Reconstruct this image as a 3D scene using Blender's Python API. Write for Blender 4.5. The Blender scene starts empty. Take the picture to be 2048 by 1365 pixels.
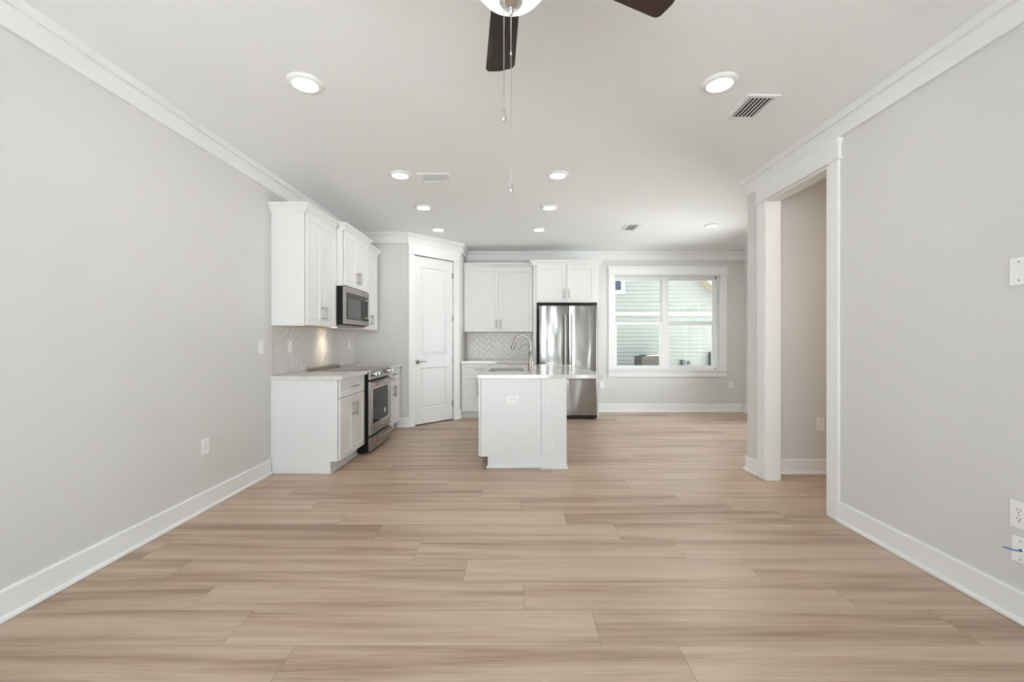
import bpy, bmesh, math, random
from mathutils import Vector, Matrix
from math import pi, sin, cos, radians
random.seed(7)
SC = bpy.context.scene
COL = SC.collection

# ------------------------------------------------------------------ camera
EYE = 1.245
cam_d = bpy.data.cameras.new('camera')
cam_d.sensor_width = 36.0
cam_d.lens = 850.0 / 2048.0 * 36.0
cam_d.shift_x = -5.2 / 2048.0
cam_d.shift_y = -1.0 / 2048.0
cam_d.clip_start = 0.05
cam = bpy.data.objects.new('camera', cam_d)
COL.objects.link(cam)
cam.location = (0, 0, EYE)
cam.rotation_euler = (pi / 2, 0, 0)
SC.camera = cam

# ------------------------------------------------------------------ sky, sun, exposure
SKY_STRENGTH = 3.8
SUN_STRENGTH = 54.0
LAMP_WATTS = 0.55
DINING_WATTS = 7.5
HALL_FILL_WATTS = 6.5
EXPOSURE = 1.13
W = bpy.data.worlds.new('sky')
SC.world = W
W.use_nodes = True
_nt = W.node_tree
_bg = _nt.nodes['Background']
_tc = _nt.nodes.new('ShaderNodeTexCoord')
_sp = _nt.nodes.new('ShaderNodeSeparateXYZ')
_rp = _nt.nodes.new('ShaderNodeValToRGB')
_nt.links.new(_tc.outputs['Generated'], _sp.inputs[0])
_nt.links.new(_sp.outputs['Z'], _rp.inputs[0])
_rp.color_ramp.elements[0].color = (0.84, 0.92, 1.0, 1)
_rp.color_ramp.elements[1].color = (0.66, 0.81, 1.0, 1)
_nt.links.new(_rp.outputs[0], _bg.inputs['Color'])
_bg.inputs['Strength'].default_value = SKY_STRENGTH
sun_d = bpy.data.lights.new('sun', 'SUN')
sun_d.energy = SUN_STRENGTH
sun_d.angle = 0.01
sun_d.color = (1.0, 0.97, 0.93)
sun = bpy.data.objects.new('sun', sun_d)
COL.objects.link(sun)
sun.rotation_euler = (radians(-10), radians(6), 0)

SC.view_settings.view_transform = 'Standard'
SC.view_settings.look = 'None'
SC.view_settings.gamma = 1.0
SC.view_settings.use_curve_mapping = False
SC.view_settings.exposure = EXPOSURE
cy = SC.cycles
cy.use_denoising = True
try:
    cy.denoiser = 'OPENIMAGEDENOISE'
except Exception:
    pass
cy.max_bounces = 14
cy.diffuse_bounces = 8
cy.glossy_bounces = 4
cy.transmission_bounces = 6
cy.transparent_max_bounces = 12
cy.sample_clamp_indirect = 6.0
cy.caustics_reflective = False
cy.caustics_refractive = False


# ------------------------------------------------------------------ materials
MATS = {}


def N(nt, t, **kw):
    n = nt.nodes.new(t)
    for k, v in kw.items():
        setattr(n, k, v)
    return n


def mat(name, col, rough=0.5, metal=0.0, spec=None, bump=None, coat=0.0, emit=None):
    """principled material with a faint procedural tone variation"""
    m = bpy.data.materials.new(name)
    m.use_nodes = True
    nt = m.node_tree
    b = nt.nodes['Principled BSDF']
    b.inputs['Roughness'].default_value = rough
    b.inputs['Metallic'].default_value = metal
    if spec is not None:
        b.inputs['Specular IOR Level'].default_value = spec
    if coat:
        b.inputs['Coat Weight'].default_value = coat
        b.inputs['Coat Roughness'].default_value = 0.1
    tc = N(nt, 'ShaderNodeTexCoord')
    no = N(nt, 'ShaderNodeTexNoise')
    no.inputs['Scale'].default_value = 3.0
    nt.links.new(tc.outputs['Object'], no.inputs['Vector'])
    mx = N(nt, 'ShaderNodeMix', data_type='RGBA')
    mx.inputs[6].default_value = (*[c * 0.985 for c in col], 1)
    mx.inputs[7].default_value = (*[min(1, c * 1.015) for c in col], 1)
    nt.links.new(no.outputs[0], mx.inputs[0])
    nt.links.new(mx.outputs[2], b.inputs['Base Color'])
    if bump:
        sc, st = bump
        n2 = N(nt, 'ShaderNodeTexNoise')
        n2.inputs['Scale'].default_value = sc
        n2.inputs['Detail'].default_value = 3
        nt.links.new(tc.outputs['Object'], n2.inputs['Vector'])
        bp = N(nt, 'ShaderNodeBump')
        bp.inputs['Strength'].default_value = st
        bp.inputs['Distance'].default_value = 0.002
        nt.links.new(n2.outputs[0], bp.inputs['Height'])
        nt.links.new(bp.outputs[0], b.inputs['Normal'])
    if emit:
        b.inputs['Emission Color'].default_value = (*emit[0], 1)
        b.inputs['Emission Strength'].default_value = emit[1]
    MATS[name] = m
    return m


mat('wall_paint', (0.645, 0.637, 0.630), 0.75, bump=(260, 0.05))
mat('ceiling_paint', (0.84, 0.845, 0.85), 0.9, bump=(180, 0.06))
mat('trim_white', (0.80, 0.80, 0.795), 0.38)
mat('cabinet_white', (0.755, 0.755, 0.750), 0.36)
mat('cabinet_underside', (0.55, 0.36, 0.22), 0.6)
mat('black_enamel', (0.008, 0.008, 0.008), 0.45, spec=0.12)
mat('black_plastic', (0.02, 0.02, 0.021), 0.5)
mat('black_glass', (0.018, 0.016, 0.015), 0.08, spec=0.10)
mat('cooktop_glass', (0.05, 0.048, 0.047), 0.07, spec=0.30)
mat('nickel', (0.36, 0.33, 0.29), 0.30, 1.0)
mat('satin_silver', (0.70, 0.69, 0.67), 0.25, 1.0)
mat('chrome', (0.85, 0.85, 0.85), 0.08, 1.0)
mat('medallion_red', (0.42, 0.02, 0.04), 0.3)
mat('plate_white', (0.84, 0.84, 0.83), 0.35)
mat('slot_dark', (0.03, 0.03, 0.03), 0.6)
mat('duct_dark', (0.05, 0.048, 0.045), 0.7)
mat('screw_grey', (0.35, 0.35, 0.34), 0.4, 0.7)
mat('cable_blue', (0.03, 0.12, 0.45), 0.4)
mat('sticker_white', (0.85, 0.85, 0.84), 0.5)
mat('grout', (0.50, 0.485, 0.47), 0.8)
mat('tile_glaze', (0.68, 0.66, 0.645), 0.24)
mat('vinyl_white', (0.86, 0.86, 0.86), 0.35)
mat('siding', (0.142, 0.147, 0.134), 0.7)
mat('siding_trim', (0.180, 0.180, 0.172), 0.6)
mat('soffit_peach', (0.22, 0.18, 0.14), 0.7)
mat('shingle', (0.25, 0.24, 0.23), 0.9, bump=(60, 0.6))
mat('outdoor_glass', (0.018, 0.030, 0.045), 0.4, spec=0.2)
mat('condenser_metal', (0.042, 0.038, 0.034), 0.7, spec=0.2)
mat('meter_grey', (0.05, 0.056, 0.058), 0.6, spec=0.2)
mat('ground_soil', (0.42, 0.41, 0.39), 0.95, bump=(20, 0.8))
mat('concrete', (0.62, 0.62, 0.62), 0.9)


def mat_floor():
    m = bpy.data.materials.new('vinyl_plank')
    m.use_nodes = True
    nt = m.node_tree
    L = nt.links.new
    b = nt.nodes['Principled BSDF']
    geo = N(nt, 'ShaderNodeNewGeometry')
    sep = N(nt, 'ShaderNodeSeparateXYZ')
    L(geo.outputs['Position'], sep.inputs[0])

    def M(op, a, c=None):
        n = N(nt, 'ShaderNodeMath', operation=op)
        for i, v in enumerate((a, c)):
            if v is None:
                continue
            if isinstance(v, (int, float)):
                n.inputs[i].default_value = v
            else:
                L(v, n.inputs[i])
        return n.outputs[0]
    PW, PL = 0.2283, 1.555
    fy = M('DIVIDE', M('SUBTRACT', sep.outputs['Y'], 1.732), PW)
    row = M('FLOOR', fy)
    fx = M('DIVIDE', M('ADD', M('ADD', sep.outputs['X'], 1.2), M('MULTIPLY', row, 0.311)), PL)
    pid = M('FLOOR', fx)
    yy = M('FRACT', fy)
    xx = M('FRACT', fx)
    ey = M('MULTIPLY', M('MINIMUM', yy, M('SUBTRACT', 1.0, yy)), PW)
    ex = M('MULTIPLY', M('MINIMUM', xx, M('SUBTRACT', 1.0, xx)), PL)
    edge = M('MINIMUM', ex, ey)
    seam = N(nt, 'ShaderNodeMapRange')
    seam.inputs['From Min'].default_value = 0.0004
    seam.inputs['From Max'].default_value = 0.0020
    L(edge, seam.inputs[0])
    cid = N(nt, 'ShaderNodeCombineXYZ')
    L(row, cid.inputs[0])
    L(pid, cid.inputs[1])
    wn = N(nt, 'ShaderNodeTexWhiteNoise', noise_dimensions='3D')
    L(cid.outputs[0], wn.inputs['Vector'])
    rnd = wn.outputs['Value']

    def coords(sx, sy, k):
        c = N(nt, 'ShaderNodeCombineXYZ')
        L(M('ADD', M('MULTIPLY', sep.outputs['X'], sx), M('MULTIPLY', rnd, 37.0 + k)), c.inputs[0])
        L(M('ADD', M('MULTIPLY', sep.outputs['Y'], sy), M('MULTIPLY', rnd, 11.0)), c.inputs[1])
        c.inputs[2].default_value = k
        return c.outputs[0]

    def noise(v, sc, det, dist=0.0):
        n = N(nt, 'ShaderNodeTexNoise')
        n.inputs['Scale'].default_value = sc
        n.inputs['Detail'].default_value = det
        n.inputs['Distortion'].default_value = dist
        L(v, n.inputs['Vector'])
        return n.outputs[0]
    broad = noise(coords(0.55, 9.0, 1.0), 1.0, 2.0, 0.6)
    mid = noise(coords(1.3, 40.0, 5.0), 1.0, 3.0, 1.2)
    fine = noise(coords(5.0, 260.0, 9.0), 1.0, 2.0)
    cath = N(nt, 'ShaderNodeTexWave', wave_type='BANDS', bands_direction='Y')
    cath.inputs['Scale'].default_value = 6.0
    cath.inputs['Distortion'].default_value = 7.0
    cath.inputs['Detail'].default_value = 2.0
    cath.inputs['Detail Scale'].default_value = 0.7
    L(coords(0.7, 6.0, 3.0), cath.inputs['Vector'])
    v = M('ADD', M('MULTIPLY', broad, 0.66), M('MULTIPLY', mid, 0.26))
    v = M('ADD', v, M('MULTIPLY', fine, 0.20))
    v = M('ADD', v, M('MULTIPLY', cath.outputs['Fac'], 0.10))
    v = M('ADD', v, M('MULTIPLY', M('SUBTRACT', rnd, 0.55), 0.12))
    rp = N(nt, 'ShaderNodeValToRGB')
    e = rp.color_ramp.elements
    e[0].position, e[0].color = 0.43, (0.262, 0.172, 0.117, 1)
    e[1].position, e[1].color = 0.73, (0.525, 0.410, 0.312, 1)
    e2 = rp.color_ramp.elements.new(0.57)
    e2.color = (0.405, 0.294, 0.212, 1)
    L(v, rp.inputs[0])
    mx = N(nt, 'ShaderNodeMix', data_type='RGBA')
    mx.inputs[6].default_value = (0.12, 0.08, 0.05, 1)
    L(rp.outputs[0], mx.inputs[7])
    sm = N(nt, 'ShaderNodeMapRange')
    sm.inputs['To Min'].default_value = 0.35
    L(seam.outputs[0], sm.inputs[0])
    L(sm.outputs[0], mx.inputs[0])
    L(mx.outputs[2], b.inputs['Base Color'])
    rr = N(nt, 'ShaderNodeMapRange')
    rr.inputs['To Min'].default_value = 0.30
    rr.inputs['To Max'].default_value = 0.46
    L(mid, rr.inputs[0])
    L(rr.outputs[0], b.inputs['Roughness'])
    b.inputs['Specular IOR Level'].default_value = 0.45
    bp = N(nt, 'ShaderNodeBump')
    bp.inputs['Strength'].default_value = 0.25
    bp.inputs['Distance'].default_value = 0.0015
    h = M('ADD', M('MULTIPLY', seam.outputs[0], 1.0), M('MULTIPLY', mid, 0.5))
    L(h, bp.inputs['Height'])
    L(bp.outputs[0], b.inputs['Normal'])
    MATS['vinyl_plank'] = m


def mat_steel(name, col, rough, axis, wob=0.0):
    """brushed steel; axis = stretch direction of the brushing; wob = slight oil-canning of the sheet"""
    m = bpy.data.materials.new(name)
    m.use_nodes = True
    nt = m.node_tree
    L = nt.links.new
    b = nt.nodes['Principled BSDF']
    b.inputs['Metallic'].default_value = 1.0
    b.inputs['Base Color'].default_value = (*col, 1)
    tc = N(nt, 'ShaderNodeTexCoord')
    mp = N(nt, 'ShaderNodeMapping')
    s = [400, 400, 400]
    s['xyz'.index(axis)] = 3
    mp.inputs['Scale'].default_value = s
    L(tc.outputs['Object'], mp.inputs[0])
    no = N(nt, 'ShaderNodeTexNoise')
    no.inputs['Scale'].default_value = 1.0
    L(mp.outputs[0], no.inputs['Vector'])
    mr = N(nt, 'ShaderNodeMapRange')
    mr.inputs['To Min'].default_value = rough * 0.8
    mr.inputs['To Max'].default_value = rough * 1.25
    L(no.outputs[0], mr.inputs[0])
    L(mr.outputs[0], b.inputs['Roughness'])
    if wob:
        m2 = N(nt, 'ShaderNodeMapping')
        m2.inputs['Scale'].default_value = (4.5, 1.0, 1.1)
        L(tc.outputs['Object'], m2.inputs[0])
        n2 = N(nt, 'ShaderNodeTexNoise')
        n2.inputs['Scale'].default_value = 1.0
        n2.inputs['Detail'].default_value = 1.0
        n2.inputs['Distortion'].default_value = 0.5
        L(m2.outputs[0], n2.inputs['Vector'])
        bp = N(nt, 'ShaderNodeBump')
        bp.inputs['Strength'].default_value = 1.0
        bp.inputs['Distance'].default_value = wob
        L(n2.outputs[0], bp.inputs['Height'])
        L(bp.outputs[0], b.inputs['Normal'])
    MATS[name] = m


def mat_quartz():
    m = bpy.data.materials.new('quartz')
    m.use_nodes = True
    nt = m.node_tree
    L = nt.links.new
    b = nt.nodes['Principled BSDF']
    tc = N(nt, 'ShaderNodeTexCoord')
    n1 = N(nt, 'ShaderNodeTexNoise')
    n1.inputs['Scale'].default_value = 2.2
    n1.inputs['Detail'].default_value = 6
    n1.inputs['Distortion'].default_value = 1.6
    L(tc.outputs['Object'], n1.inputs['Vector'])
    rp = N(nt, 'ShaderNodeValToRGB')
    e = rp.color_ramp.elements
    e[0].position, e[0].color = 0.42, (0.68, 0.665, 0.65, 1)
    e[1].position, e[1].color = 0.56, (0.68, 0.665, 0.65, 1)
    x = rp.color_ramp.elements.new(0.49)
    x.color = (0.635, 0.61, 0.59, 1)
    L(n1.outputs[0], rp.inputs[0])
    L(rp.outputs[0], b.inputs['Base Color'])
    b.inputs['Roughness'].default_value = 0.10
    b.inputs['Specular IOR Level'].default_value = 0.5
    MATS['quartz'] = m


def mat_blade():
    m = bpy.data.materials.new('blade_wood')
    m.use_nodes = True
    nt = m.node_tree
    L = nt.links.new
    b = nt.nodes['Principled BSDF']
    tc = N(nt, 'ShaderNodeTexCoord')
    mp = N(nt, 'ShaderNodeMapping')
    mp.inputs['Scale'].default_value = (110, 3, 40)
    L(tc.outputs['Object'], mp.inputs[0])
    n1 = N(nt, 'ShaderNodeTexNoise')
    n1.inputs['Scale'].default_value = 1.0
    n1.inputs['Detail'].default_value = 4
    L(mp.outputs[0], n1.inputs['Vector'])
    rp = N(nt, 'ShaderNodeValToRGB')
    rp.color_ramp.elements[0].position = 0.35
    rp.color_ramp.elements[0].color = (0.008, 0.0045, 0.003, 1)
    rp.color_ramp.elements[1].position = 0.75
    rp.color_ramp.elements[1].color = (0.034, 0.018, 0.012, 1)
    L(n1.outputs[0], rp.inputs[0])
    L(rp.outputs[0], b.inputs['Base Color'])
    b.inputs['Roughness'].default_value = 0.45
    MATS['blade_wood'] = m


def mat_pane(name='pane_glass', tint=(0.97, 0.99, 0.98)):
    """thin flat window glass: clear, with a surface reflection"""
    m = bpy.data.materials.new(name)
    m.use_nodes = True
    nt = m.node_tree
    L = nt.links.new
    for n in list(nt.nodes):
        if n.type != 'OUTPUT_MATERIAL':
            nt.nodes.remove(n)
    out = nt.nodes['Material Output']
    tr = N(nt, 'ShaderNodeBsdfTransparent')
    tr.inputs[0].default_value = (*tint, 1)
    gl = N(nt, 'ShaderNodeBsdfGlossy')
    gl.inputs['Roughness'].default_value = 0.02
    fr = N(nt, 'ShaderNodeFresnel')
    fr.inputs[0].default_value = 1.35
    mx = N(nt, 'ShaderNodeMixShader')
    L(fr.outputs[0], mx.inputs[0])
    L(tr.outputs[0], mx.inputs[1])
    L(gl.outputs[0], mx.inputs[2])
    L(mx.outputs[0], out.inputs[0])
    MATS[name] = m


mat_floor()
mat_steel('steel', (0.35, 0.33, 0.31), 0.27, 'x')
mat_steel('steel_sheet', (0.37, 0.355, 0.34), 0.22, 'z', 0.016)
mat_steel('steel_dark', (0.36, 0.33, 0.30), 0.30, 'x')
mat_steel('sink_steel', (0.55, 0.54, 0.53), 0.32, 'y')
mat_quartz()
mat_blade()
mat_pane()
mat_pane('low_e_glass', (0.79, 0.805, 0.795))
mat('lamp_lens', (0.9, 0.9, 0.88), 0.4, emit=((1.0, 0.96, 0.90), 14.0))
mat('bowl_glass', (0.92, 0.90, 0.86), 0.25, emit=((1.0, 0.93, 0.84), 1.6))
mat('cooktop_lamp', (0.9, 0.85, 0.7), 0.4, emit=((1.0, 0.80, 0.55), 8.0))


# ------------------------------------------------------------------ mesh helpers
def box(bm, x0, x1, y0, y1, z0, z1):
    v = [bm.verts.new((x, y, z)) for x in (x0, x1) for y in (y0, y1) for z in (z0, z1)]
    for f in ((0, 1, 3, 2), (4, 6, 7, 5), (0, 4, 5, 1), (2, 3, 7, 6), (0, 2, 6, 4), (1, 5, 7, 3)):
        bm.faces.new([v[i] for i in f])
    return v


def prism(bm, pts, z0, z1):
    """vertical prism over an outline in x, y"""
    n = len(pts)
    a = [bm.verts.new((p[0], p[1], z0)) for p in pts]
    b = [bm.verts.new((p[0], p[1], z1)) for p in pts]
    bm.faces.new(a[::-1])
    bm.faces.new(b)
    for i in range(n):
        bm.faces.new((a[i], a[(i + 1) % n], b[(i + 1) % n], b[i]))


def prism_x(bm, pts, x0, x1):
    """prism along x over an outline in y, z"""
    n = len(pts)
    a = [bm.verts.new((x0, p[0], p[1])) for p in pts]
    b = [bm.verts.new((x1, p[0], p[1])) for p in pts]
    bm.faces.new(a[::-1])
    bm.faces.new(b)
    for i in range(n):
        bm.faces.new((a[i], a[(i + 1) % n], b[(i + 1) % n], b[i]))


def prism_y(bm, pts, y0, y1):
    """prism along y over an outline in x, z"""
    n = len(pts)
    a = [bm.verts.new((p[0], y0, p[1])) for p in pts]
    b = [bm.verts.new((p[0], y1, p[1])) for p in pts]
    bm.faces.new(a)
    bm.faces.new(b[::-1])
    for i in range(n):
        bm.faces.new((a[(i + 1) % n], a[i], b[i], b[(i + 1) % n]))


def lathe(bm, prof, c=(0, 0, 0), axis='z', seg=32):
    """profile of (radius, height) turned about an axis through c"""
    rings = []
    for r, h in prof:
        ring = []
        for i in range(seg):
            a = 2 * pi * i / seg
            p = (r * cos(a), r * sin(a), h)
            if axis == 'x':
                p = (h, r * cos(a), r * sin(a))
            elif axis == 'y':
                p = (r * cos(a), h, r * sin(a))
            ring.append(bm.verts.new((c[0] + p[0], c[1] + p[1], c[2] + p[2])))
        rings.append(ring)
    for a, b in zip(rings, rings[1:]):
        for i in range(seg):
            bm.faces.new((a[i], a[(i + 1) % seg], b[(i + 1) % seg], b[i]))
    if prof[0][0] > 1e-6:
        bm.faces.new(rings[0][::-1])
    if prof[-1][0] > 1e-6:
        bm.faces.new(rings[-1])


def tube(bm, pts, rad, seg=12):
    """round tube through points; rad one value or one per point"""
    pts = [Vector(p) for p in pts]
    n = len(pts)
    if not isinstance(rad, (list, tuple)):
        rad = [rad] * n
    t0 = (pts[1] - pts[0]).normalized()
    up = Vector((0, 0, 1)) if abs(t0.z) < 0.9 else Vector((0, 1, 0))
    u = t0.cross(up).normalized()
    rings = []
    for i, p in enumerate(pts):
        t = (pts[min(i + 1, n - 1)] - pts[max(i - 1, 0)]).normalized()
        u = (u - t * u.dot(t)).normalized()
        w = t.cross(u)
        rings.append([bm.verts.new(p + (u * cos(2 * pi * k / seg) + w * sin(2 * pi * k / seg)) * rad[i]) for k in range(seg)])
    for a, b in zip(rings, rings[1:]):
        for i in range(seg):
            bm.faces.new((a[i], a[(i + 1) % seg], b[(i + 1) % seg], b[i]))
    bm.faces.new(rings[0][::-1])
    bm.faces.new(rings[-1])


def sweep(bm, path, prof):
    """moulding: profile of (out, z) carried along a plan path with mitred corners.
    'out' points to the right of the direction of travel"""
    P = [Vector(p) for p in path]
    n = len(P)
    dirs = [(P[i + 1] - P[i]).normalized() for i in range(n - 1)]
    rings = []
    for i in range(n):
        d0 = dirs[max(i - 1, 0)]
        d1 = dirs[min(i, n - 2)]
        n0 = Vector((d0.y, -d0.x))
        n1 = Vector((d1.y, -d1.x))
        m = (n0 + n1)
        m = m / max(0.2, (1 + n0.dot(n1)))
        rings.append([bm.verts.new((P[i].x + m.x * o, P[i].y + m.y * o, z)) for o, z in prof])
    k = len(prof)
    for a, b in zip(rings, rings[1:]):
        for i in range(k):
            bm.faces.new((a[i], a[(i + 1) % k], b[(i + 1) % k], b[i]))
    bm.faces.new(rings[0][::-1])
    bm.faces.new(rings[-1])


def ring_slab(bm, o, i, z0, z1):
    """slab with a rectangular hole; o and i are (x0, x1, y0, y1)"""
    def rect(r, z):
        return [bm.verts.new(p) for p in ((r[0], r[2], z), (r[1], r[2], z), (r[1], r[3], z), (r[0], r[3], z))]
    ob, ot, ib, it = rect(o, z0), rect(o, z1), rect(i, z0), rect(i, z1)
    for k in range(4):
        j = (k + 1) % 4
        bm.faces.new((ot[k], ot[j], it[j], it[k]))
        bm.faces.new((ob[j], ob[k], ib[k], ib[j]))
        bm.faces.new((ob[k], ob[j], ot[j], ot[k]))
        bm.faces.new((ib[j], ib[k], it[k], it[j]))


def framed_panel(bm, x0, x1, z0, z1, yf, yb, fr, rec=0.007, slope=0.007, raised=0.0):
    """one flat door leaf facing -y with a recessed panel; raised > 0 adds a raised field"""
    def rect(i, y):
        return [bm.verts.new(p) for p in ((x0 + i, y, z0 + i), (x1 - i, y, z0 + i), (x1 - i, y, z1 - i), (x0 + i, y, z1 - i))]
    rs = [rect(0, yb), rect(0, yf), rect(fr, yf), rect(fr + slope, yf + rec)]
    if raised:
        rs += [rect(fr + slope + 0.012, yf + rec), rect(fr + slope + 0.045, yf + rec - raised)]
    for a, b in zip(rs, rs[1:]):
        for k in range(4):
            j = (k + 1) % 4
            bm.faces.new((a[k], a[j], b[j], b[k]))
    bm.faces.new(rs[0][::-1])
    bm.faces.new(rs[-1])


def new():
    return bmesh.new()


def obj(name, bm, m, parent=None, bev=0.0, smooth=False, kind=None):
    bmesh.ops.recalc_face_normals(bm, faces=bm.faces[:])
    me = bpy.data.meshes.new(name)
    bm.to_mesh(me)
    bm.free()
    me.materials.append(MATS[m])
    o = bpy.data.objects.new(name, me)
    COL.objects.link(o)
    if parent:
        o.parent = parent
    if smooth:
        for p in me.polygons:
            p.use_smooth = True
        try:
            me.set_sharp_from_angle(angle=radians(38))
        except Exception:
            pass
    if bev:
        md = o.modifiers.new('edge', 'BEVEL')
        md.width = bev
        md.segments = 2
        md.limit_method = 'ANGLE'
        md.angle_limit = radians(40)
    if kind:
        o['kind'] = kind
    return o


def tag(o, label, cat, group=None, kind=None):
    o['label'] = label
    o['category'] = cat
    if group:
        o['group'] = group
    if kind:
        o['kind'] = kind
    return o


def thing(name, label, cat, loc=(0, 0, 0), rot=0.0, group=None):
    o = bpy.data.objects.new(name, None)
    o.empty_display_size = 0.1
    COL.objects.link(o)
    o.location = loc
    o.rotation_euler = (0, 0, rot)
    return tag(o, label, cat, group)


def part(name, m, parent, shapes, bev=0.0, smooth=False, label=None):
    """shapes: function that fills a bmesh"""
    bm = new()
    shapes(bm)
    o = obj(name, bm, m, parent, bev, smooth)
    if label:
        o['label'] = label
    return o


def copy_thing(o, loc, rot=None, label=None):
    r = o.copy()
    COL.objects.link(r)
    r.location = loc
    if rot is not None:
        r.rotation_euler = (0, 0, rot)
    if label:
        r['label'] = label

    def kids(src, dst):
        for ch in list(src.children):
            c = ch.copy()
            COL.objects.link(c)
            c.parent = dst
            kids(ch, c)
    kids(o, r)
    return r


def lettering(name, text, size, m, parent, loc, rot):
    """raised letters as a mesh part"""
    cu = bpy.data.curves.new(name, 'FONT')
    cu.body = text
    cu.size = size
    cu.align_x = 'CENTER'
    cu.align_y = 'CENTER'
    cu.extrude = 0.0006
    t = bpy.data.objects.new(name, cu)
    COL.objects.link(t)
    dg = bpy.context.evaluated_depsgraph_get()
    me = bpy.data.meshes.new_from_object(t.evaluated_get(dg))
    bpy.data.objects.remove(t)
    me.materials.clear()
    me.materials.append(MATS[m])
    o = bpy.data.objects.new(name, me)
    COL.objects.link(o)
    o.parent = parent
    o.location = loc
    o.rotation_euler = rot
    return o


FACE_RIGHT = pi / 2      # local -y turned to +x (left wall)
FACE_LEFT = -pi / 2      # local -y turned to -x (right wall)

# ------------------------------------------------------------------ room constants
XL, XR = -2.28, 2.24
YF, YB = -1.60, 7.394
CEIL = 2.795
XD = 3.99                # right wall of the dining end
YH = 4.09                # where the right living wall turns
PC = (-1.53, 6.084)      # pantry corners
PE = (-0.85, 6.81)
PLEN = math.hypot(PE[0] - PC[0], PE[1] - PC[1])
PANG = math.atan2(PE[1] - PC[1], PE[0] - PC[0])
S = 'structure'

# ------------------------------------------------------------------ shell
bm = new(); box(bm, -2.5, 4.2, YF - 0.15, YB + 0.15, -0.12, 0.0)
tag(obj('floor', bm, 'vinyl_plank', kind=S), 'light brown wood plank floor of the whole room', 'floor')
bm = new(); box(bm, -2.5, 4.2, YF - 0.15, YB + 0.2, CEIL, CEIL + 0.15)
tag(obj('ceiling', bm, 'ceiling_paint', kind=S), 'flat white ceiling over the whole room', 'ceiling')
bm = new(); box(bm, XL - 0.12, XL, YF - 0.15, YB + 0.2, 0, CEIL)
tag(obj('wall_left', bm, 'wall_paint', kind=S), 'long pale greige wall on the cabinet side of the room', 'wall')

# back wall with the window opening
WX0, WX1, WZ0, WZ1 = 1.729, 3.586, 0.732, 2.38
WY = YB + 0.2
bm = new()
box(bm, XL, WX0, YB, WY, 0, CEIL)
box(bm, WX1, 4.2, YB, WY, 0, CEIL)
box(bm, WX0, WX1, YB, WY, 0, WZ0)
box(bm, WX0, WX1, YB, WY, WZ1, CEIL)
tag(obj('wall_back', bm, 'wall_paint', kind=S), 'pale wall at the far end that holds the double window', 'wall')

# right living wall with the doorway, and the hall behind it
DY0, DY1, DZ = 3.0105, 3.78, 2.497
bm = new()
box(bm, XR, XR + 0.115, YF - 0.15, DY0, 0, CEIL)
box(bm, XR, XR + 0.115, DY1, YH, 0, CEIL)
box(bm, XR, XR + 0.115, DY0, DY1, DZ, CEIL)
tag(obj('wall_right', bm, 'wall_paint', kind=S), 'pale wall with the cased doorway', 'wall')
bm = new(); box(bm, XR + 0.115, 4.2, 3.97, YH, 0, CEIL)
tag(obj('wall_hall', bm, 'wall_paint', kind=S), 'short wall seen through the cased doorway', 'wall')
bm = new(); box(bm, 3.60, 3.70, 0.9, 3.97, 0, CEIL)
tag(obj('wall_hall_side', bm, 'wall_paint', kind=S), 'inner side wall of the hall past the doorway', 'wall')
bm = new(); box(bm, XR + 0.115, 3.60, 0.9, 1.0, 0, CEIL)
tag(obj('wall_hall_end', bm, 'wall_paint', kind=S), 'end wall of the hall past the doorway', 'wall')
SY0, SY1, SZ1 = 5.05, 6.55, 2.10
bm = new()
box(bm, XD, XD + 0.12, YH, SY0, 0, CEIL)
box(bm, XD, XD + 0.12, SY1, YB, 0, CEIL)
box(bm, XD, XD + 0.12, SY0, SY1, SZ1, CEIL)
tag(obj('wall_dining', bm, 'wall_paint', kind=S), 'narrow strip of wall beside the far window', 'wall')

r = tag(thing('door_3', '', '', (XD + 0.06, 0, 0)), 'glazed side door of the dining end, hidden past the wall corner', 'door', kind=S)


def _side(b):
    w = (SY1 - SY0) / 2
    for i in range(3):
        y = SY0 + w * i
        box(b, -0.03, 0.03, max(SY0, y - 0.035), min(SY1, y + 0.035), 0.03, SZ1)
    box(b, -0.03, 0.03, SY0, SY1, 0.0, 0.06)
    box(b, -0.03, 0.03, SY0, SY1, SZ1 - 0.07, SZ1)


part('door_frame', 'vinyl_white', r, _side)
part('pane', 'pane_glass', r, lambda b: box(b, -0.004, 0.004, SY0, SY1, 0.06, SZ1 - 0.07))

# front wall behind the camera with a wide glazed patio door
GX0, GX1, GZ1 = -2.05, 0.80, 2.42
HX0, HX1, HZ1 = 1.38, 1.86, 2.10
bm = new()
box(bm, XL, GX0, YF - 0.15, YF, 0, CEIL)
box(bm, GX1, HX0, YF - 0.15, YF, 0, CEIL)
box(bm, HX1, XR, YF - 0.15, YF, 0, CEIL)
box(bm, HX0, HX1, YF - 0.15, YF, HZ1, CEIL)
box(bm, GX0, GX1, YF - 0.15, YF, GZ1, CEIL)
tag(obj('wall_front', bm, 'wall_paint', kind=S), 'wall behind the viewer with the patio door', 'wall')
r = tag(thing('door_2', '', '', (0, YF - 0.08, 0)), 'glazed patio door behind the viewer', 'door', kind=S)


def _patio(b):
    w = (GX1 - GX0) / 3
    for i in range(4):
        x = GX0 + w * i
        box(b, max(GX0, x - 0.035), min(GX1, x + 0.035), -0.03, 0.03, 0.03, GZ1)
    box(b, GX0, GX1, -0.03, 0.03, 0.0, 0.06)
    box(b, GX0, GX1, -0.03, 0.03, GZ1 - 0.07, GZ1)


part('door_frame', 'vinyl_white', r, _patio)
part('pane', 'pane_glass', r, lambda b: box(b, GX0, GX1, -0.004, 0.004, 0.06, GZ1 - 0.07))

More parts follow.
